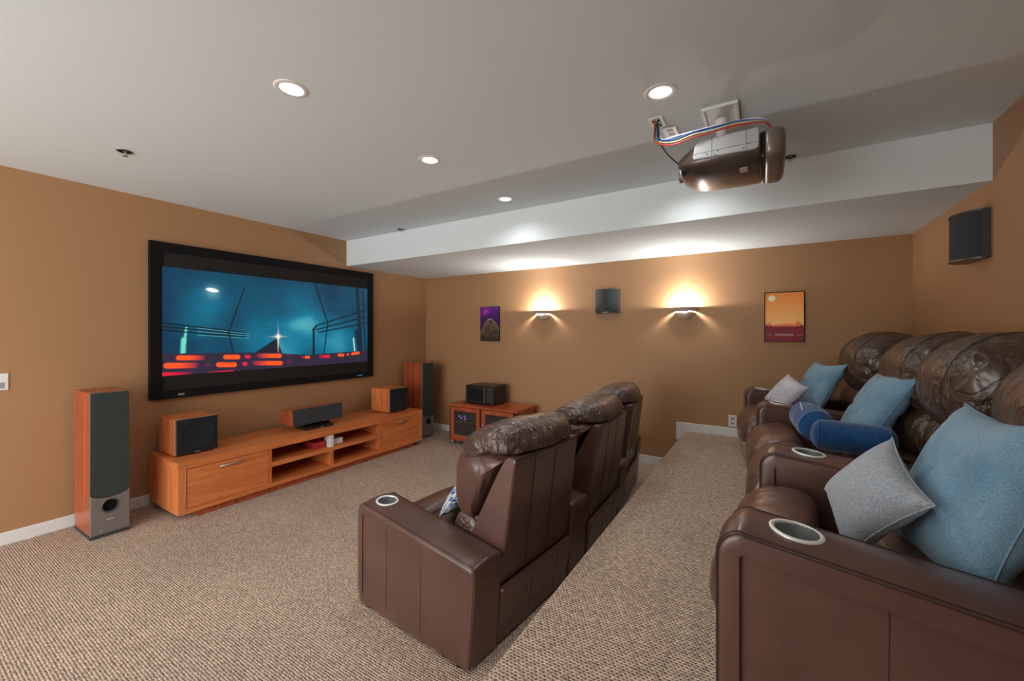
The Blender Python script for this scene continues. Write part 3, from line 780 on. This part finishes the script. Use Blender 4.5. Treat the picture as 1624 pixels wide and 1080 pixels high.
painted('print', 0, 0, 130, 190, art2, 'poster_print', t, lambda u, v: np.stack([-W2/2+.006+u*(W2-.012), np.full_like(u, -.014), .006+v*(H2-.012)], -1))
mat('lettering', (.9, .78, .64), .6)
text('lettering', 'THE MANDALORIAN', .026, 'lettering', (0, -.0148, .064), (R(90), 0, 0), t, .0004, .60)

# switch plate at the left edge, outlet low at the far wall
t = empty('switch_plate', (XL, .503, 1.076), 0, 'white wall switch plate left of the tower speaker', 'switch')
box('plate', 0, .006, -.058, .058, -.055, .055, 'white_plastic', t, .002)
for s in (-1, 1): box('rocker', .005, .009, s*.024-.015, s*.024+.015, -.042, -.004, 'grey_plastic', t, .001)
t = empty('wall_outlet', (-.262, YB, .545), 0, 'white wall outlet low on the far wall beside the far recliner', 'outlet')
box('plate', -.035, .035, -.006, 0, -.055, .055, 'white_plastic', t, .002)
for s in (-1, 1): box('socket', -.016, .016, -.008, -.005, s*.022-.013, s*.022+.013, 'grey_plastic', t, .001)

# ================================================================ PROJECTOR
PX, PY = -.165, 2.36
t = empty('projector_mount', (PX-.02, PY-.02, ZC), 0, 'white square ceiling bracket holding the projector', 'bracket')
bm = bmesh.new()
for a in (((-.08, .08, -.14, -.122)), ((-.08, .08, .122, .14)), ((-.08, -.066, -.122, .122)), ((.066, .08, -.122, .122))): add_box(bm, *a, -.014, 0, .002)
from_bm('bracket_frame', bm, 'white_trim', t)
box('bracket_plate', -.066, .066, -.122, .122, -.006, 0, 'white_trim', t)
bm = bmesh.new(); lathe(bm, [(.028, -.145), (.028, -.03), (.034, -.02), (.034, -.005)], (0, .02, 0), n=24, cap=True); from_bm('drop_pole', bm, 'white_trim', t, True)
box('swivel_block', -.04, .04, -.02, .06, -.162, -.142, 'white_trim', t, .004)
bm = bmesh.new()
for sx_ in (-1, 1):
    for sy_ in (-1, 1): add_tube(bm, [(sx_*.02, .02+sy_*.02, -.152), (sx_*.10, .02+sy_*.09, -.165)], .006, 6)
from_bm('bracket_arm', bm, 'white_trim', t, True)

t = empty('projector', (PX, 2.13, 2.19), 0, 'bronze and grey ceiling projector hanging upside down, lens towards the screen', 'projector')
# local: x from -.14(front, lens) .. +.16 (vent end); y 0 = near side, .43 = far side; z 0 underside .. .14
def proj_body():
    bm = bmesh.new(); rings = []
    st = [(-.205, .30), (-.20, .42), (-.185, .55), (-.165, .70), (-.14, .86), (-.11, .96), (-.08, 1.0), (.0, 1.02), (.08, 1.02), (.138, 1.0), (.150, .96), (.153, .88)]
    for x, s in st:
        ring = []
        N = 40
        cyy, czz = .215, .060; hy, hz = .215*(.55+.45*s), .072*s
        if x < -.08: czz = .050+.010*s
        for k in range(N):
            a = 2*math.pi*k/N
            ca, sa = math.cos(a), math.sin(a); p = 2/3.6
            yy = hy*abs(ca)**p*(1 if ca >= 0 else -1); zz = hz*abs(sa)**p*(1 if sa >= 0 else -1)
            if zz < 0: zz -= .014*max(0, 1-(yy/hy)**2)
            ring.append((x, cyy+yy, czz+zz))
        rings.append(ring)
    rings_mesh(bm, rings)
    return from_bm('body', bm, 'bronze_plastic', t, True)
proj_body()
# pale near side cover (flat panel with screws and joints)
poly = [(-.128, .044), (-.122, .034), (.135, .030), (.146, .040), (.147, .118), (.140, .127), (-.085, .122), (-.118, .105)]
sp = prism('side_cover', poly, 'Y', -.008, .03, 'light_grey', t, .006)
bm = bmesh.new()
for a in ((-.045, -.0435, .036, .124), (.095, .0965, .034, .126), (-.124, .145, .060, .0612)): add_box(bm, a[0], a[1], -.0088, -.0078, a[2], a[3])
from_bm('panel_joint', bm, 'seam_dark', t)
for (a, b) in ((-.065, .050), (-.03, .040), (.085, .044), (.105, .060), (-.02, .056)):
    bm = bmesh.new(); lathe(bm, [(.0005, -.0095), (.003, -.009), (.0035, -.0075)], (a, 0, b), 'Y', 10); from_bm('screw', bm, 'gunmetal', t, True)
# lens barrel
bm = bmesh.new(); lathe(bm, [(.001, -.203), (.020, -.205), (.026, -.222), (.031, -.226), (.034, -.222), (.034, -.19)], (0, .23, .05), 'X', 28); from_bm('lens_barrel', bm, 'bronze_light', t, True)
# glossy underside inset, label
bm = bmesh.new()
rings = [[(-.10, .06, -.014), (.118, .05, -.014), (.118, .31, -.0235), (-.12, .25, -.021)]]
ip = box('underside_label', .066, .098, .06, .115, -.0205, -.018, 'label_pink', t)
ip.rotation_euler = (R(-4), 0, 0); ip.location = (0, 0, .002)
# vent end block
bm = bmesh.new(); rings = []
for x, s in ((.168, .92), (.172, .98), (.185, 1.0), (.215, .99), (.232, .94), (.243, .84), (.247, .70)):
    ring = []
    for k in range(36):
        a = 2*math.pi*k/36; ca, sa = math.cos(a), math.sin(a); p = 2/4.
        ring.append((x, .215+.218*s*abs(ca)**p*(1 if ca >= 0 else -1), .058+.082*s*abs(sa)**p*(1 if sa >= 0 else -1)))
    rings.append(ring)
rings_mesh(bm, rings); from_bm('vent_end', bm, 'bronze_light', t, True)
box('body_gap', .150, .172, .02, .41, -.004, .115, 'black_plastic', t, .01)
bm = bmesh.new()
for k in range(9): add_box(bm, -.188+k*.006, -.185+k*.006, .045+k*-.001, .12, -.006-.002*0+.012, .004+.012)
from_bm('vent_slots', bm, 'black_matte', t)
# outlets on the ceiling
for nm, (x, y), lab in (('data_outlet', (-.476, 2.215), 'white ceiling outlet plate where the projector cables plug in'), ('power_outlet', (-.435, 2.36), 'white ceiling power outlet beside the projector cables')):
    t = empty(nm, (x, y, ZC), R(0), lab, 'outlet')
    box('plate', -.036, .036, -.056, .056, -.006, 0, 'white_plastic', t, .002)
    if nm == 'data_outlet':
        for i in range(3):
            for j in (-1, 1):
                bm = bmesh.new(); lathe(bm, [(.001, -.016), (.005, -.015), (.005, -.005)], (j*.014, -.03+i*.028, 0), n=10); from_bm('connector', bm, 'black_plastic' if (i+j) % 2 else 'chrome', t)
    else:
        for j in (-1, 1): box('socket', -.015, .015, j*.024-.014, j*.024+.014, -.0085, -.005, 'grey_plastic', t, .002)
# cables
cols = ['cable_red', 'cable_blue', 'cable_green', 'cable_yellow', 'cable_blue', 'cable_red']
names = {'cable_red': 'red', 'cable_blue': 'blue', 'cable_green': 'green', 'cable_yellow': 'yellow'}
t = empty('cable_bundle', (-.476, 2.2, ZC), 0, 'bundle of red, blue, green and yellow cables from the ceiling outlet to the projector', 'cables')
for i, cn in enumerate(['cable_red', 'cable_green', 'cable_yellow', 'cable_blue', 'cable_blue', 'cable_white']):
    o = (i-2.5)*.0062; p = ((i % 2)-.5)*.007
    W_ = [(-.476+p, 2.215+o*2, 2.492), (-.474+o*.6, 2.20+o, 2.44), (-.462+o, 2.17, 2.385+p), (-.42, 2.13+p, 2.345+o), (-.36, 2.11, 2.335+o+p), (-.29, 2.10+p, 2.338+o), (-.21, 2.105, 2.343+o*.9), (-.12, 2.11+p, 2.347+o*.7), (-.05, 2.115, 2.345+o*.6), (.0, 2.12, 2.335+o*.4), (.025, 2.15, 2.315+p)]
    pts = catmull([(a+.476, b-2.2, c-ZC) for a, b, c in W_], 7)
    tube('cable', pts, .0034, cn, t, 7)
pts = catmull([(.0, .03, -.03), (.01, -.02, -.10), (.06, -.04, -.20), (.13, .02, -.27), (.17, .12, -.285)], 7)
tube('cable', pts, .0032, 'cable_black', t, 7)

# ================================================================ RECLINERS
def cushion(name, prof, hw, m, parent, p=4., wr=.006, seed=0, ws=1., yc=0, squash=None, nv=56, seg=7):
    pr = catmull([(a, 0, b) for a, b in prof], seg, True)
    cxx = sum(q_.x for q_ in pr)/len(pr); czz = sum(q_.z for q_ in pr)/len(pr)
    bm = bmesh.new(); rings = []
    off = Vector((seed*3.7, seed*1.3, seed*7.1))
    for i in range(nv+1):
        tt = -math.cos(math.pi*i/nv)
        s = (max(0, 1-abs(tt)**p))**(1/p)
        s = max(s, .03)
        ring = []
        for q_ in pr:
            P = Vector((cxx+(q_.x-cxx)*s, yc+tt*hw, czz+(q_.z-czz)*s))
            if wr:
                edge = .35+.65*abs(tt)**2
                w1 = noise.noise_vector(P*3.2+off)*.5
                qv = Vector((P.x*3.6, P.y*(13.0*ws), P.z*3.6))+w1*2.2+off
                n1 = noise.noise(qv); r1 = max(0, 1-abs(n1)*2.6)
                n2 = noise.noise(qv*2.3); r2 = max(0, 1-abs(n2)*2.6)
                n3 = noise.noise(P*4.5+off)
                r1 = max(0, 1-abs(n1)*3.6); r2 = max(0, 1-abs(n2)*3.2)
                d = -(r1**1.5)*wr*edge-(r2**1.5)*wr*.6*edge+n3*wr*1.1
                P = P+Vector((q_.x-cxx, (tt*.15), q_.z-czz)).normalized()*d
            ring.append(P)
        rings.append(ring)
    rings_mesh(bm, rings)
    return from_bm(name, bm, m, parent, True)

def arm(parent, fy, ry, m, inset=.006, zf=.525, zr=.458, L=.79, side_seams=None, cup=True, double=False, cupoff=0., rear=.022):
    """fy=(y0,y1) at the front, ry at the rear; local x: -L (front) .. 0 (rear)"""
    def ys(x):
        k = -x/L; k = min(max(k, -.05), 1.03)
        return ry[0]*(1-k)+fy[0]*k, ry[1]*(1-k)+fy[1]*k
    def zt(x): return zr+(zf-zr)*min(1, -x/L)
    rc = .065
    path = []
    for x in [rear, rear-.006, rear-.02, -.05] + [-.05-(L-.05-rc)*k/14 for k in range(1, 15)]:
        path.append((x, zt(x), 0))
    for k in range(1, 9):
        a = k*math.pi/16
        path.append((-L+rc-rc*math.sin(a), zt(-L)-rc+rc*math.cos(a), a))
    for k in range(1, 7): path.append((-L, zt(-L)-rc-(zt(-L)-rc-.02)*k/6, math.pi/2))
    rings = []
    th = .052; n_ = len(path)
    for i, (x, z, a) in enumerate(path):
        ya, yb = ys(x)
        e = 0
        if i == 0: e = .012
        elif i == 1: e = .004
        if i == n_-1: e = .008
        ya += e; yb -= e; h = yb-ya; cr = .012*(1-.4*math.sin(a))
        nx, nz = -math.sin(a), math.cos(a)
        sec = []
        r0 = .017
        # from near bottom, up, over the crown and down the far side
        sec.append((ya+.0, -th+e)); sec.append((ya-.001, -th*.6)); sec.append((ya+.000, -r0))
        for k in range(1, 5):
            b = k*math.pi/8; sec.append((ya+r0-r0*math.cos(b), -r0+r0*math.sin(b)-e))
        for k in range(1, 8):
            u_ = k/8; sec.append((ya+r0+(h-2*r0)*u_, cr*math.sin(math.pi*u_)-e))
        for k in range(4, 0, -1):
            b = k*math.pi/8; sec.append((yb-r0+r0*math.cos(b), -r0+r0*math.sin(b)-e))
        sec.append((yb, -r0)); sec.append((yb+.001, -th*.6)); sec.append((yb, -th+e))
        rings.append([(x+nx*d, y_, z+nz*d) for (y_, d) in sec])
    bm = bmesh.new(); rings_mesh(bm, rings)
    pad = from_bm('arm_pad', bm, m, parent, True)
    # core (inset panel)
    bm = bmesh.new(); rr = []
    for x in [rear, rear-.008, rear-.03, -L*.5, -L+.075, -L+.03]:
        ya, yb = ys(x); i_ = inset+(.01 if x == rear else (.003 if x == rear-.008 else 0)); z1_ = zt(x)-.03
        if x < -L+.05: z1_ -= .02
        rr.append([(x+(-.035 if x == rear else -.03 if x == rear-.008 else -.02 if x == rear-.03 else 0), ya+i_, .018), (x, ya+i_, z1_), (x, yb-i_, z1_), (x+(-.035 if x == rear else -.03 if x == rear-.008 else -.02 if x == rear-.03 else 0), yb-i_, .018)])
    rings_mesh(bm, rr)
    core = from_bm('arm_panel', bm, m, parent)
    feet([(x, y_) for x in (-.08, -L+.08) for y_ in (ys(x)[0]+.03, ys(x)[1]-.03)], .02, 0, .019, 'black_plastic', parent)
    # seams
    bm = bmesh.new()
    for sgn, idx in ((-1, 0), (1, 1)):
        for dd in ((0, .007) if double else (0,)):
            pts = []
            for (x, z, a) in path[2:-1]:
                y_ = ys(x)[idx]-sgn*(.012-dd*1.3); nx, nz = -math.sin(a), math.cos(a); d = .0006-dd*.65
                pts.append((x+nx*d, y_, z+nz*d))
            add_tube(bm, pts, .0012, 5)
    for x in (side_seams or ()):
        ya, yb = ys(x)
        for y_ in (ya+inset, yb-inset): add_tube(bm, [(x-.004, y_, .05), (x, y_, zt(x)-.035)], .0014, 5)
    tag(from_bm('stitching', bm, 'seam_dark', pad, True), kind='stuff')
    if cup:
        x = -L+(.16 if double else .115)+cupoff; ya, yb = ys(x); yc = (ya+yb)/2; zc = zt(x)+.0105
        for o_ in (pad, core):
            b = bmesh.new(); lathe(b, [(.0475, -.07), (.0475, .03)], (x, yc, zc), n=36, cap=True); cut(o_, [b])
            if o_ is pad: o_.data.polygons.foreach_set('use_smooth', [True]*len(o_.data.polygons)); o_.data.set_sharp_from_angle(angle=R(40))
        t_ = empty('cup_holder', (0, 0, 0)); t_.parent = parent
        bm = bmesh.new(); lathe(bm, [(.046, -.004), (.046, .0015), (.048, .003), (.052, .0032), (.0565, .002), (.058, -.001), (.055, -.004)], (x, yc, zc), n=44)
        for v in bm.verts: v.co.z += (v.co.x-x)*(-(zf-zr)/L)
        ring = from_bm('rim', bm, 'cup_rim', parent, True)
        bpy.data.objects.remove(t_)
        ring.name = 'cup_holder'
        bm = bmesh.new(); lathe(bm, [(.046, .0), (.045, -.045), (.040, -.058), (.001, -.060)], (x, yc, zc), n=36); from_bm('cup_well', bm, 'cup_well', ring, True)
    return pad

def recliner(loc, a, w_, label, near=None, far=None, m='brown_leather', mc='worn_leather', seed=1, side_seams=None, inset=.004, double=False, canvas=False, group='recliners', armz=(.525, .445), footw=None, ext=0., bulge=1., cupoff=0.):
    mc = mc or m
    t = empty('recliner', loc, R(a), label, 'recliner', group)
    L = .79+ext
    h = w_/2; cw = h-.012
    box('base_frame', -.72-ext, -.03, -h+.01, h-.01, .05, .27, m, t, .01)
    feet([(x, s*(h-.06)) for x in (-.68, -.08) for s in (-1, 1)], .02, 0, .052, 'black_plastic', t)
    # lower rear panel with a padded top roll
    bm = bmesh.new()
    pr = [(x+.02, z) for x, z in [(-.035, .02), (-.03, .10), (-.008, .22), (.0, .255), (.002, .268), (-.006, .277), (-.02, .276), (-.035, .262), (-.06, .25), (-.06, .02)]]
    rings = []
    for y_, s in ((-h, .0), (-h+.004, .004), (-h+.012, .0), (h-.012, 0), (h-.004, 0), (h, 0)):
        e = .006 if abs(abs(y_)-h) < 1e-6 else 0
        rings.append([(x-e*(x > -.05), y_, z-e*(z > .2)) for x, z in pr])
    rings_mesh(bm, rings); lp_ = from_bm('lower_back_panel', bm, m, t)
    bm = bmesh.new()
    for y_ in (-.06, .16): add_tube(bm, [(-.013, y_, .045), (-.01, y_, .10), (.012, y_, .22), (.0215, y_, .262)], .0015, 5)
    tag(from_bm('stitching', bm, 'seam_dark', lp_, True), kind='stuff')
    # hard back shell
    bm = bmesh.new(); rings = []
    sh = [(-.008, .278), (.03, .50), (.072, .835), (.066, .845), (.03, .848), (.018, .835), (-.015, .78), (-.20, .43), (-.285, .272)]
    for y_, e in ((-1, .010), (-.985, .003), (-.96, 0), (-.3, 0), (.3, 0), (.96, 0), (.985, .003), (1, .010)):
        ring = []
        for x, z in sh:
            k = (z-.272)/.575; hh = (h-.004)*(1-k)+(h-.028)*k
            cxs, czs = -.02, .6
            ring.append((x+(e if x < cxs else -e), y_*hh, z+(e if z < czs else -e)))
        rings.append(ring)
    rings_mesh(bm, rings); shell = from_bm('back_shell', bm, m, t)
    bm = bmesh.new()
    for y_ in (-.12, .06):
        add_tube(bm, [(.0, y_, .275), (.031, y_, .50), (.0735, y_, .838)], .0014, 5)
    add_tube(bm, [(.072, -h+.03, .842), (.073, 0, .842), (.072, h-.03, .842)], .003, 6)
    tag(from_bm('stitching', bm, 'seam_dark', shell, True), kind='stuff')
    # padded back
    bp = [(-.215, .44), (-.30, .47), (-.345, .56), (-.350, .68), (-.335, .77), (-.285, .84), (-.19, .88), (-.07, .88), (.0, .87), (.04, .86), (.045, .85), (.035, .84), (.01, .835), (-.05, .74), (-.12, .60), (-.18, .50)]
    if ext:
        bp = [(-.14, .57), (-.23, .585), (-.30, .64), (-.335, .74), (-.325, .85), (-.27, .935), (-.19, .99), (-.09, 1.012), (.01, .99), (.066, .93), (.078, .862), (.055, .845), (0, .83), (-.05, .74), (-.10, .64)]
    hd = cushion('back_cushion', bp, h+.004 if not ext else h+.008, mc if ext else m, t, 3.0 if ext else 3.8, .011 if ext else .007, seed, 1.0, nv=90, seg=9)
    lb = [(-.16, .34), (-.27, .35), (-.325, .40), (-.33, .47), (-.29, .54), (-.2, .55), (-.13, .50), (-.12, .42)]
    if ext: lb = [(-.10, .36), (-.25, .37), (-.30, .43), (-.305, .52), (-.27, .60), (-.18, .64), (-.10, .60), (-.08, .45)]
    cushion('lumbar_cushion', lb, h-.01, mc, t, 5, .007, seed+5, 1.4)
    if not ext:
        hp = [(-.20, .765), (-.27, .785), (-.300, .83), (-.288, .88), (-.235, .925), (-.15, .958), (-.06, .978), (.02, .965), (.066, .915), (.078, .866), (.055, .846), (-.03, .835), (-.12, .80)]
        cushion('head_cushion', hp, h+.004, mc, t, 3.6, .011, seed+21, 1.0, nv=90, seg=9)
    if ext:
        from mathutils.bvhtree import BVHTree
        tr = BVHTree.FromPolygons([v.co for v in hd.data.vertices], [p_.vertices[:] for p_ in hd.data.polygons])
        for s in (-1, 1):
            raw = catmull([(-.30, s*h*.50, .60), (-.40, s*h*.60, .72), (-.39, s*h*.64, .85), (-.30, s*h*.60, .98), (-.16, s*h*.5, 1.05), (0, s*h*.44, 1.04)], 10)
            pts = []
            for q_ in raw:
                hit = tr.find_nearest(q_)
                if hit[0] is not None: pts.append(hit[0]+hit[1]*.0006)
            tag(tube('seam', pts, .0016, 'seam_dark', hd, 5))
    bm = bmesh.new()
    for s in (-1, 1):
        add_tube(bm, catmull([(.068, s*h*.9, .90), (.0, s*h*.96, .93), (-.10, s*h*.97, .90)], 6), .0016, 5)
    tag(from_bm('stitching', bm, 'seam_dark', hd, True), kind='stuff')
    # seat, footrest
    st = [(-.58, .25), (-.60, .33), (-.592, .385), (-.54, .408), (-.40, .405), (-.27, .395), (-.20, .37), (-.20, .28), (-.35, .24)]
    cushion('seat_cushion', st, cw-.004, m, t, 7, .0045, seed+9, .6)
    st = [(x-ext if x < -.5 else x, z) for x, z in st]
    fr = [(-.60, .26), (-.592, .34), (-.600, .395), (-.64, .422), (-.715, .425), (-.79, .40), (-.845, .34), (-.868, .25), (-.862, .17), (-.83, .11), (-.785, .10), (-.74, .16), (-.70, .26)]
    if canvas: fr = [(x, max(z, .19)) for x, z in fr]
    fr = [(x-ext, z) for x, z in fr]
    f_ = cushion('footrest', fr, footw or cw, m, t, 6, .006, seed+13, 1.0)
    if canvas:
        cushion('footrest_skirt', [(x-ext, z) for x, z in [(-.74, .06), (-.76, .30), (-.84, .30), (-.864, .20), (-.85, .10), (-.80, .02), (-.75, .02)]], cw-.03, 'tan_canvas', t, 7, .004, seed+17, 1.5)
    if near: arm(t, near[0], near[1], m, inset, armz[0], armz[1], L, side_seams, True, double, cupoff)
    if far: arm(t, far[0], far[1], m, inset, armz[0], armz[1], L, side_seams, True, double, cupoff)
    return t
FR = 'front row of brown leather recliners'; BR = 'back row of brown leather recliners on the platform'
recliner((-.963, 1.81, 0), -6.1, .61, 'nearest front-row brown leather recliner, seen from behind, with a patterned pillow on its seat',
         ((-.51, -.30), (-.492, -.30)), ((.27, .43), (.31, .515)), seed=1, side_seams=(-.545, -.30), group=FR)
recliner((-.90, 2.63, 0), .8, .60, 'middle recliner of the front row, seen from behind',
         None, ((.27, .43), (.305, .50)), seed=2, side_seams=(-.545, -.30), group=FR)
recliner((-.958, 3.43, 0), 6.3, .61, 'farthest front-row recliner, its back close to the far wall',
         None, ((.29, .50), (.31, .52)), seed=3, side_seams=(-.545, -.30), group=FR)
B = dict(m='brown_leather', mc='dark_leather', inset=.012, double=True, group=BR, armz=(.525, .445), ext=.13, bulge=.88)
recliner((.865, 1.541, ZP), -6, .62, 'nearest back-row recliner, with a large blue and a grey pillow',
         ((-.51, -.31), (-.51, -.31)), ((.31, .50), (.31, .585)), seed=6, side_seams=(-.60,), **B)
recliner((.92, 2.42, ZP), 0, .55, 'second back-row recliner from the camera, without an arm on its far side', None, None, seed=7, **B)
recliner((.899, 3.012, ZP), 4, .55, 'third back-row recliner from the camera, behind the navy bolsters', None, ((.27, .47), (.28, .52)), seed=8, cupoff=-.03, side_seams=(-.60,), **B)
recliner((.817, 3.832, ZP), 7, .58, 'farthest back-row recliner near the far wall, with a pale grey pillow',
         None, ((.29, .49), (.29, .49)), seed=9, cupoff=-.03, side_seams=(-.46,), canvas=True, **B)

# ================================================================ PILLOWS
def pillow(name, loc, rot, S_, T, m, label, group=None, seed=0, wr=.006, pinch=.09, sag=0., seamm=None):
    n = 44; bm = bmesh.new(); off = Vector((seed*5.1, seed*2.3, seed))
    top = {}; bot = {}
    for i in range(n+1):
        for j in range(n+1):
            u = -math.cos(math.pi*i/n)*.5-.0; u = (2*i/n-1); v = (2*j/n-1)
            x = u*(1-pinch*(1-v*v)*u*u); y = v*(1-pinch*(1-u*u)*v*v)
            k = ((1-abs(u)**2.6)*(1-abs(v)**2.6)); th = T/2*max(0, k)**.50
            P = Vector((x*S_[0]/2, y*S_[1]/2, 0))
            P.z += sag*(P.x*P.x+P.y*P.y)
            e = max(abs(u), abs(v))
            q_ = P*6+off; w1 = noise.noise_vector(P*4+off)*.8
            rg = max(0, 1-abs(noise.noise(Vector((q_.x*1.4, q_.y*1.4, 3))+w1))*2.8)**2
            rg2 = max(0, 1-abs(noise.noise(Vector((q_.x*1.2, q_.y*1.9, 9))+w1))*2.8)**2
            border = i in (0, n) or j in (0, n)
            P.x += noise.noise(q_*.5)*.012; P.y += noise.noise(q_*.5+Vector((9, 9, 9)))*.012
            a = P+Vector((0, 0, th-rg*wr*(1-e*.3)*(k > 0)))
            b = P-Vector((0, 0, th-rg2*wr*(k > 0)))
            if border:
                vv = bm.verts.new(P); top[i, j] = vv; bot[i, j] = vv
            else:
                top[i, j] = bm.verts.new(a); bot[i, j] = bm.verts.new(b)
    for i in range(n):
        for j in range(n):
            bm.faces.new((top[i, j], top[i+1, j], top[i+1, j+1], top[i, j+1]))
            bm.faces.new((bot[i, j], bot[i, j+1], bot[i+1, j+1], bot[i+1, j]))
    edge = [top[i, 0].co.copy() for i in range(n)]+[top[n, j].co.copy() for j in range(n)]+[top[i, n].co.copy() for i in range(n, 0, -1)]+[top[0, j].co.copy() for j in range(n, 0, -1)]
    o = empty(name, loc, 0, label, 'pillow', group)
    o.rotation_euler = rot
    from_bm('cover', bm, m, o, True)
    tube('edge_seam', edge, .0022, seamm or m, o, 6, True)
    return o
def face(nx, ny, nz, roll=0):
    """rotation whose local z looks along (nx,ny,nz), local y as upright as possible, then rolled"""
    z = Vector((nx, ny, nz)).normalized(); x = Vector((0, 0, 1)).cross(z).normalized(); y = z.cross(x)
    Mx = Matrix((x, y, z)).transposed()
    return (Mx.to_4x4() @ Matrix.Rotation(R(roll), 4, 'Z')).to_euler()
G = 'light blue denim pillows on the back row'
pillow('throw_pillow', (.468, 1.565, .975), face(-.90, -.12, .40, 3), (.45, .47), .18, 'denim_blue', 'large light blue pillow on the nearest back-row recliner', G, 1, .012, .13)
pillow('throw_pillow', (.262, 1.545, .93), face(-.80, -.32, .52, -27), (.265, .26), .12, 'grey_tweed', 'heathered grey pillow leaning on the large blue one, in the foreground', None, 2, .006, .11)
pillow('throw_pillow', (.51, 2.95, .975), face(-.87, -.10, .48, 2), (.44, .47), .16, 'denim_blue', 'light blue pillow behind the navy bolsters in mid row', G, 3, .012, .15)
pillow('throw_pillow', (.335, 3.85, .99), face(-.82, -.28, .48, 2), (.42, .42), .14, 'denim_blue', 'light blue pillow on the farthest back-row recliner', G, 4, .012, .15)
pillow('throw_pillow', (.13, 3.66, .945), face(-.65, -.5, .55, -20), (.26, .26), .11, 'pale_grey_plush', 'pale grey pillow leaning on the farthest blue pillow', None, 5, .006, .11)
pillow('throw_pillow', (-1.39, 1.77, .545), face(-.75, -.2, .6, 10), (.34, .28), .10, 'print_fabric', 'blue and white patterned pillow on the nearest front-row recliner', None, 6, .005)

def bolster(loc, axis, L, r, label, seed, zip_=False, flat=.12):
    t = empty('bolster_pillow', loc, 0, label, 'pillow', 'navy velvet bolster pillows')
    ax = Vector(axis).normalized(); s1 = ax.cross(Vector((0, 0, 1))).normalized(); s2 = s1.cross(ax)
    bm = bmesh.new(); rings = []
    N = 30
    for i in range(N+1):
        k = -1+2*i/N
        e = max(0, abs(k)-(1-flat*2))/(flat*2)
        rr = r*math.sqrt(max(.0004, 1-e**2.4)); rr *= 1-.10*k*k
        ring = []
        for j in range(32):
            a = 2*math.pi*j/32
            d = rr*(1+.05*noise.noise(Vector((k*2+seed, math.cos(a)*1.2, math.sin(a)*1.2))))
            ring.append(ax*(k*L/2)+s1*math.cos(a)*d+s2*math.sin(a)*d)
        rings.append(ring)
    rings_mesh(bm, rings); from_bm('cover', bm, 'navy_velvet', t, True)
    for k in (-1, 1):
        tube('end_seam', [ax*(k*L/2*.80)+s1*math.cos(a)*r*.935+s2*math.sin(a)*r*.935 for a in [2*math.pi*j/40 for j in range(40)]], .0022, 'seam_dark', t, 6, True).data.materials[0] = MATS['navy_velvet']
    if zip_:
        pts = [ax*(L*.28-L*.42*q_)+(s1*math.cos(a)+s2*math.sin(a))*r*1.0 for q_, a in ((q_, zip_+.2*q_) for q_ in [k/8 for k in range(9)])]
        tag(tube('zip_tape', pts, .0032, 'cable_white', t, 6), 'short white zip')
    return t
bolster((.222, 2.80, .912), (-.045, .26, .03), .27, .087, 'short navy bolster with a white zip, its round end towards the camera', 1, math.pi*.64, .16)
bolster((.37, 2.60, .878), (.85, -.03, -.02), .34, .079, 'long navy bolster lying across the second back-row seat', 2, 0, .16)
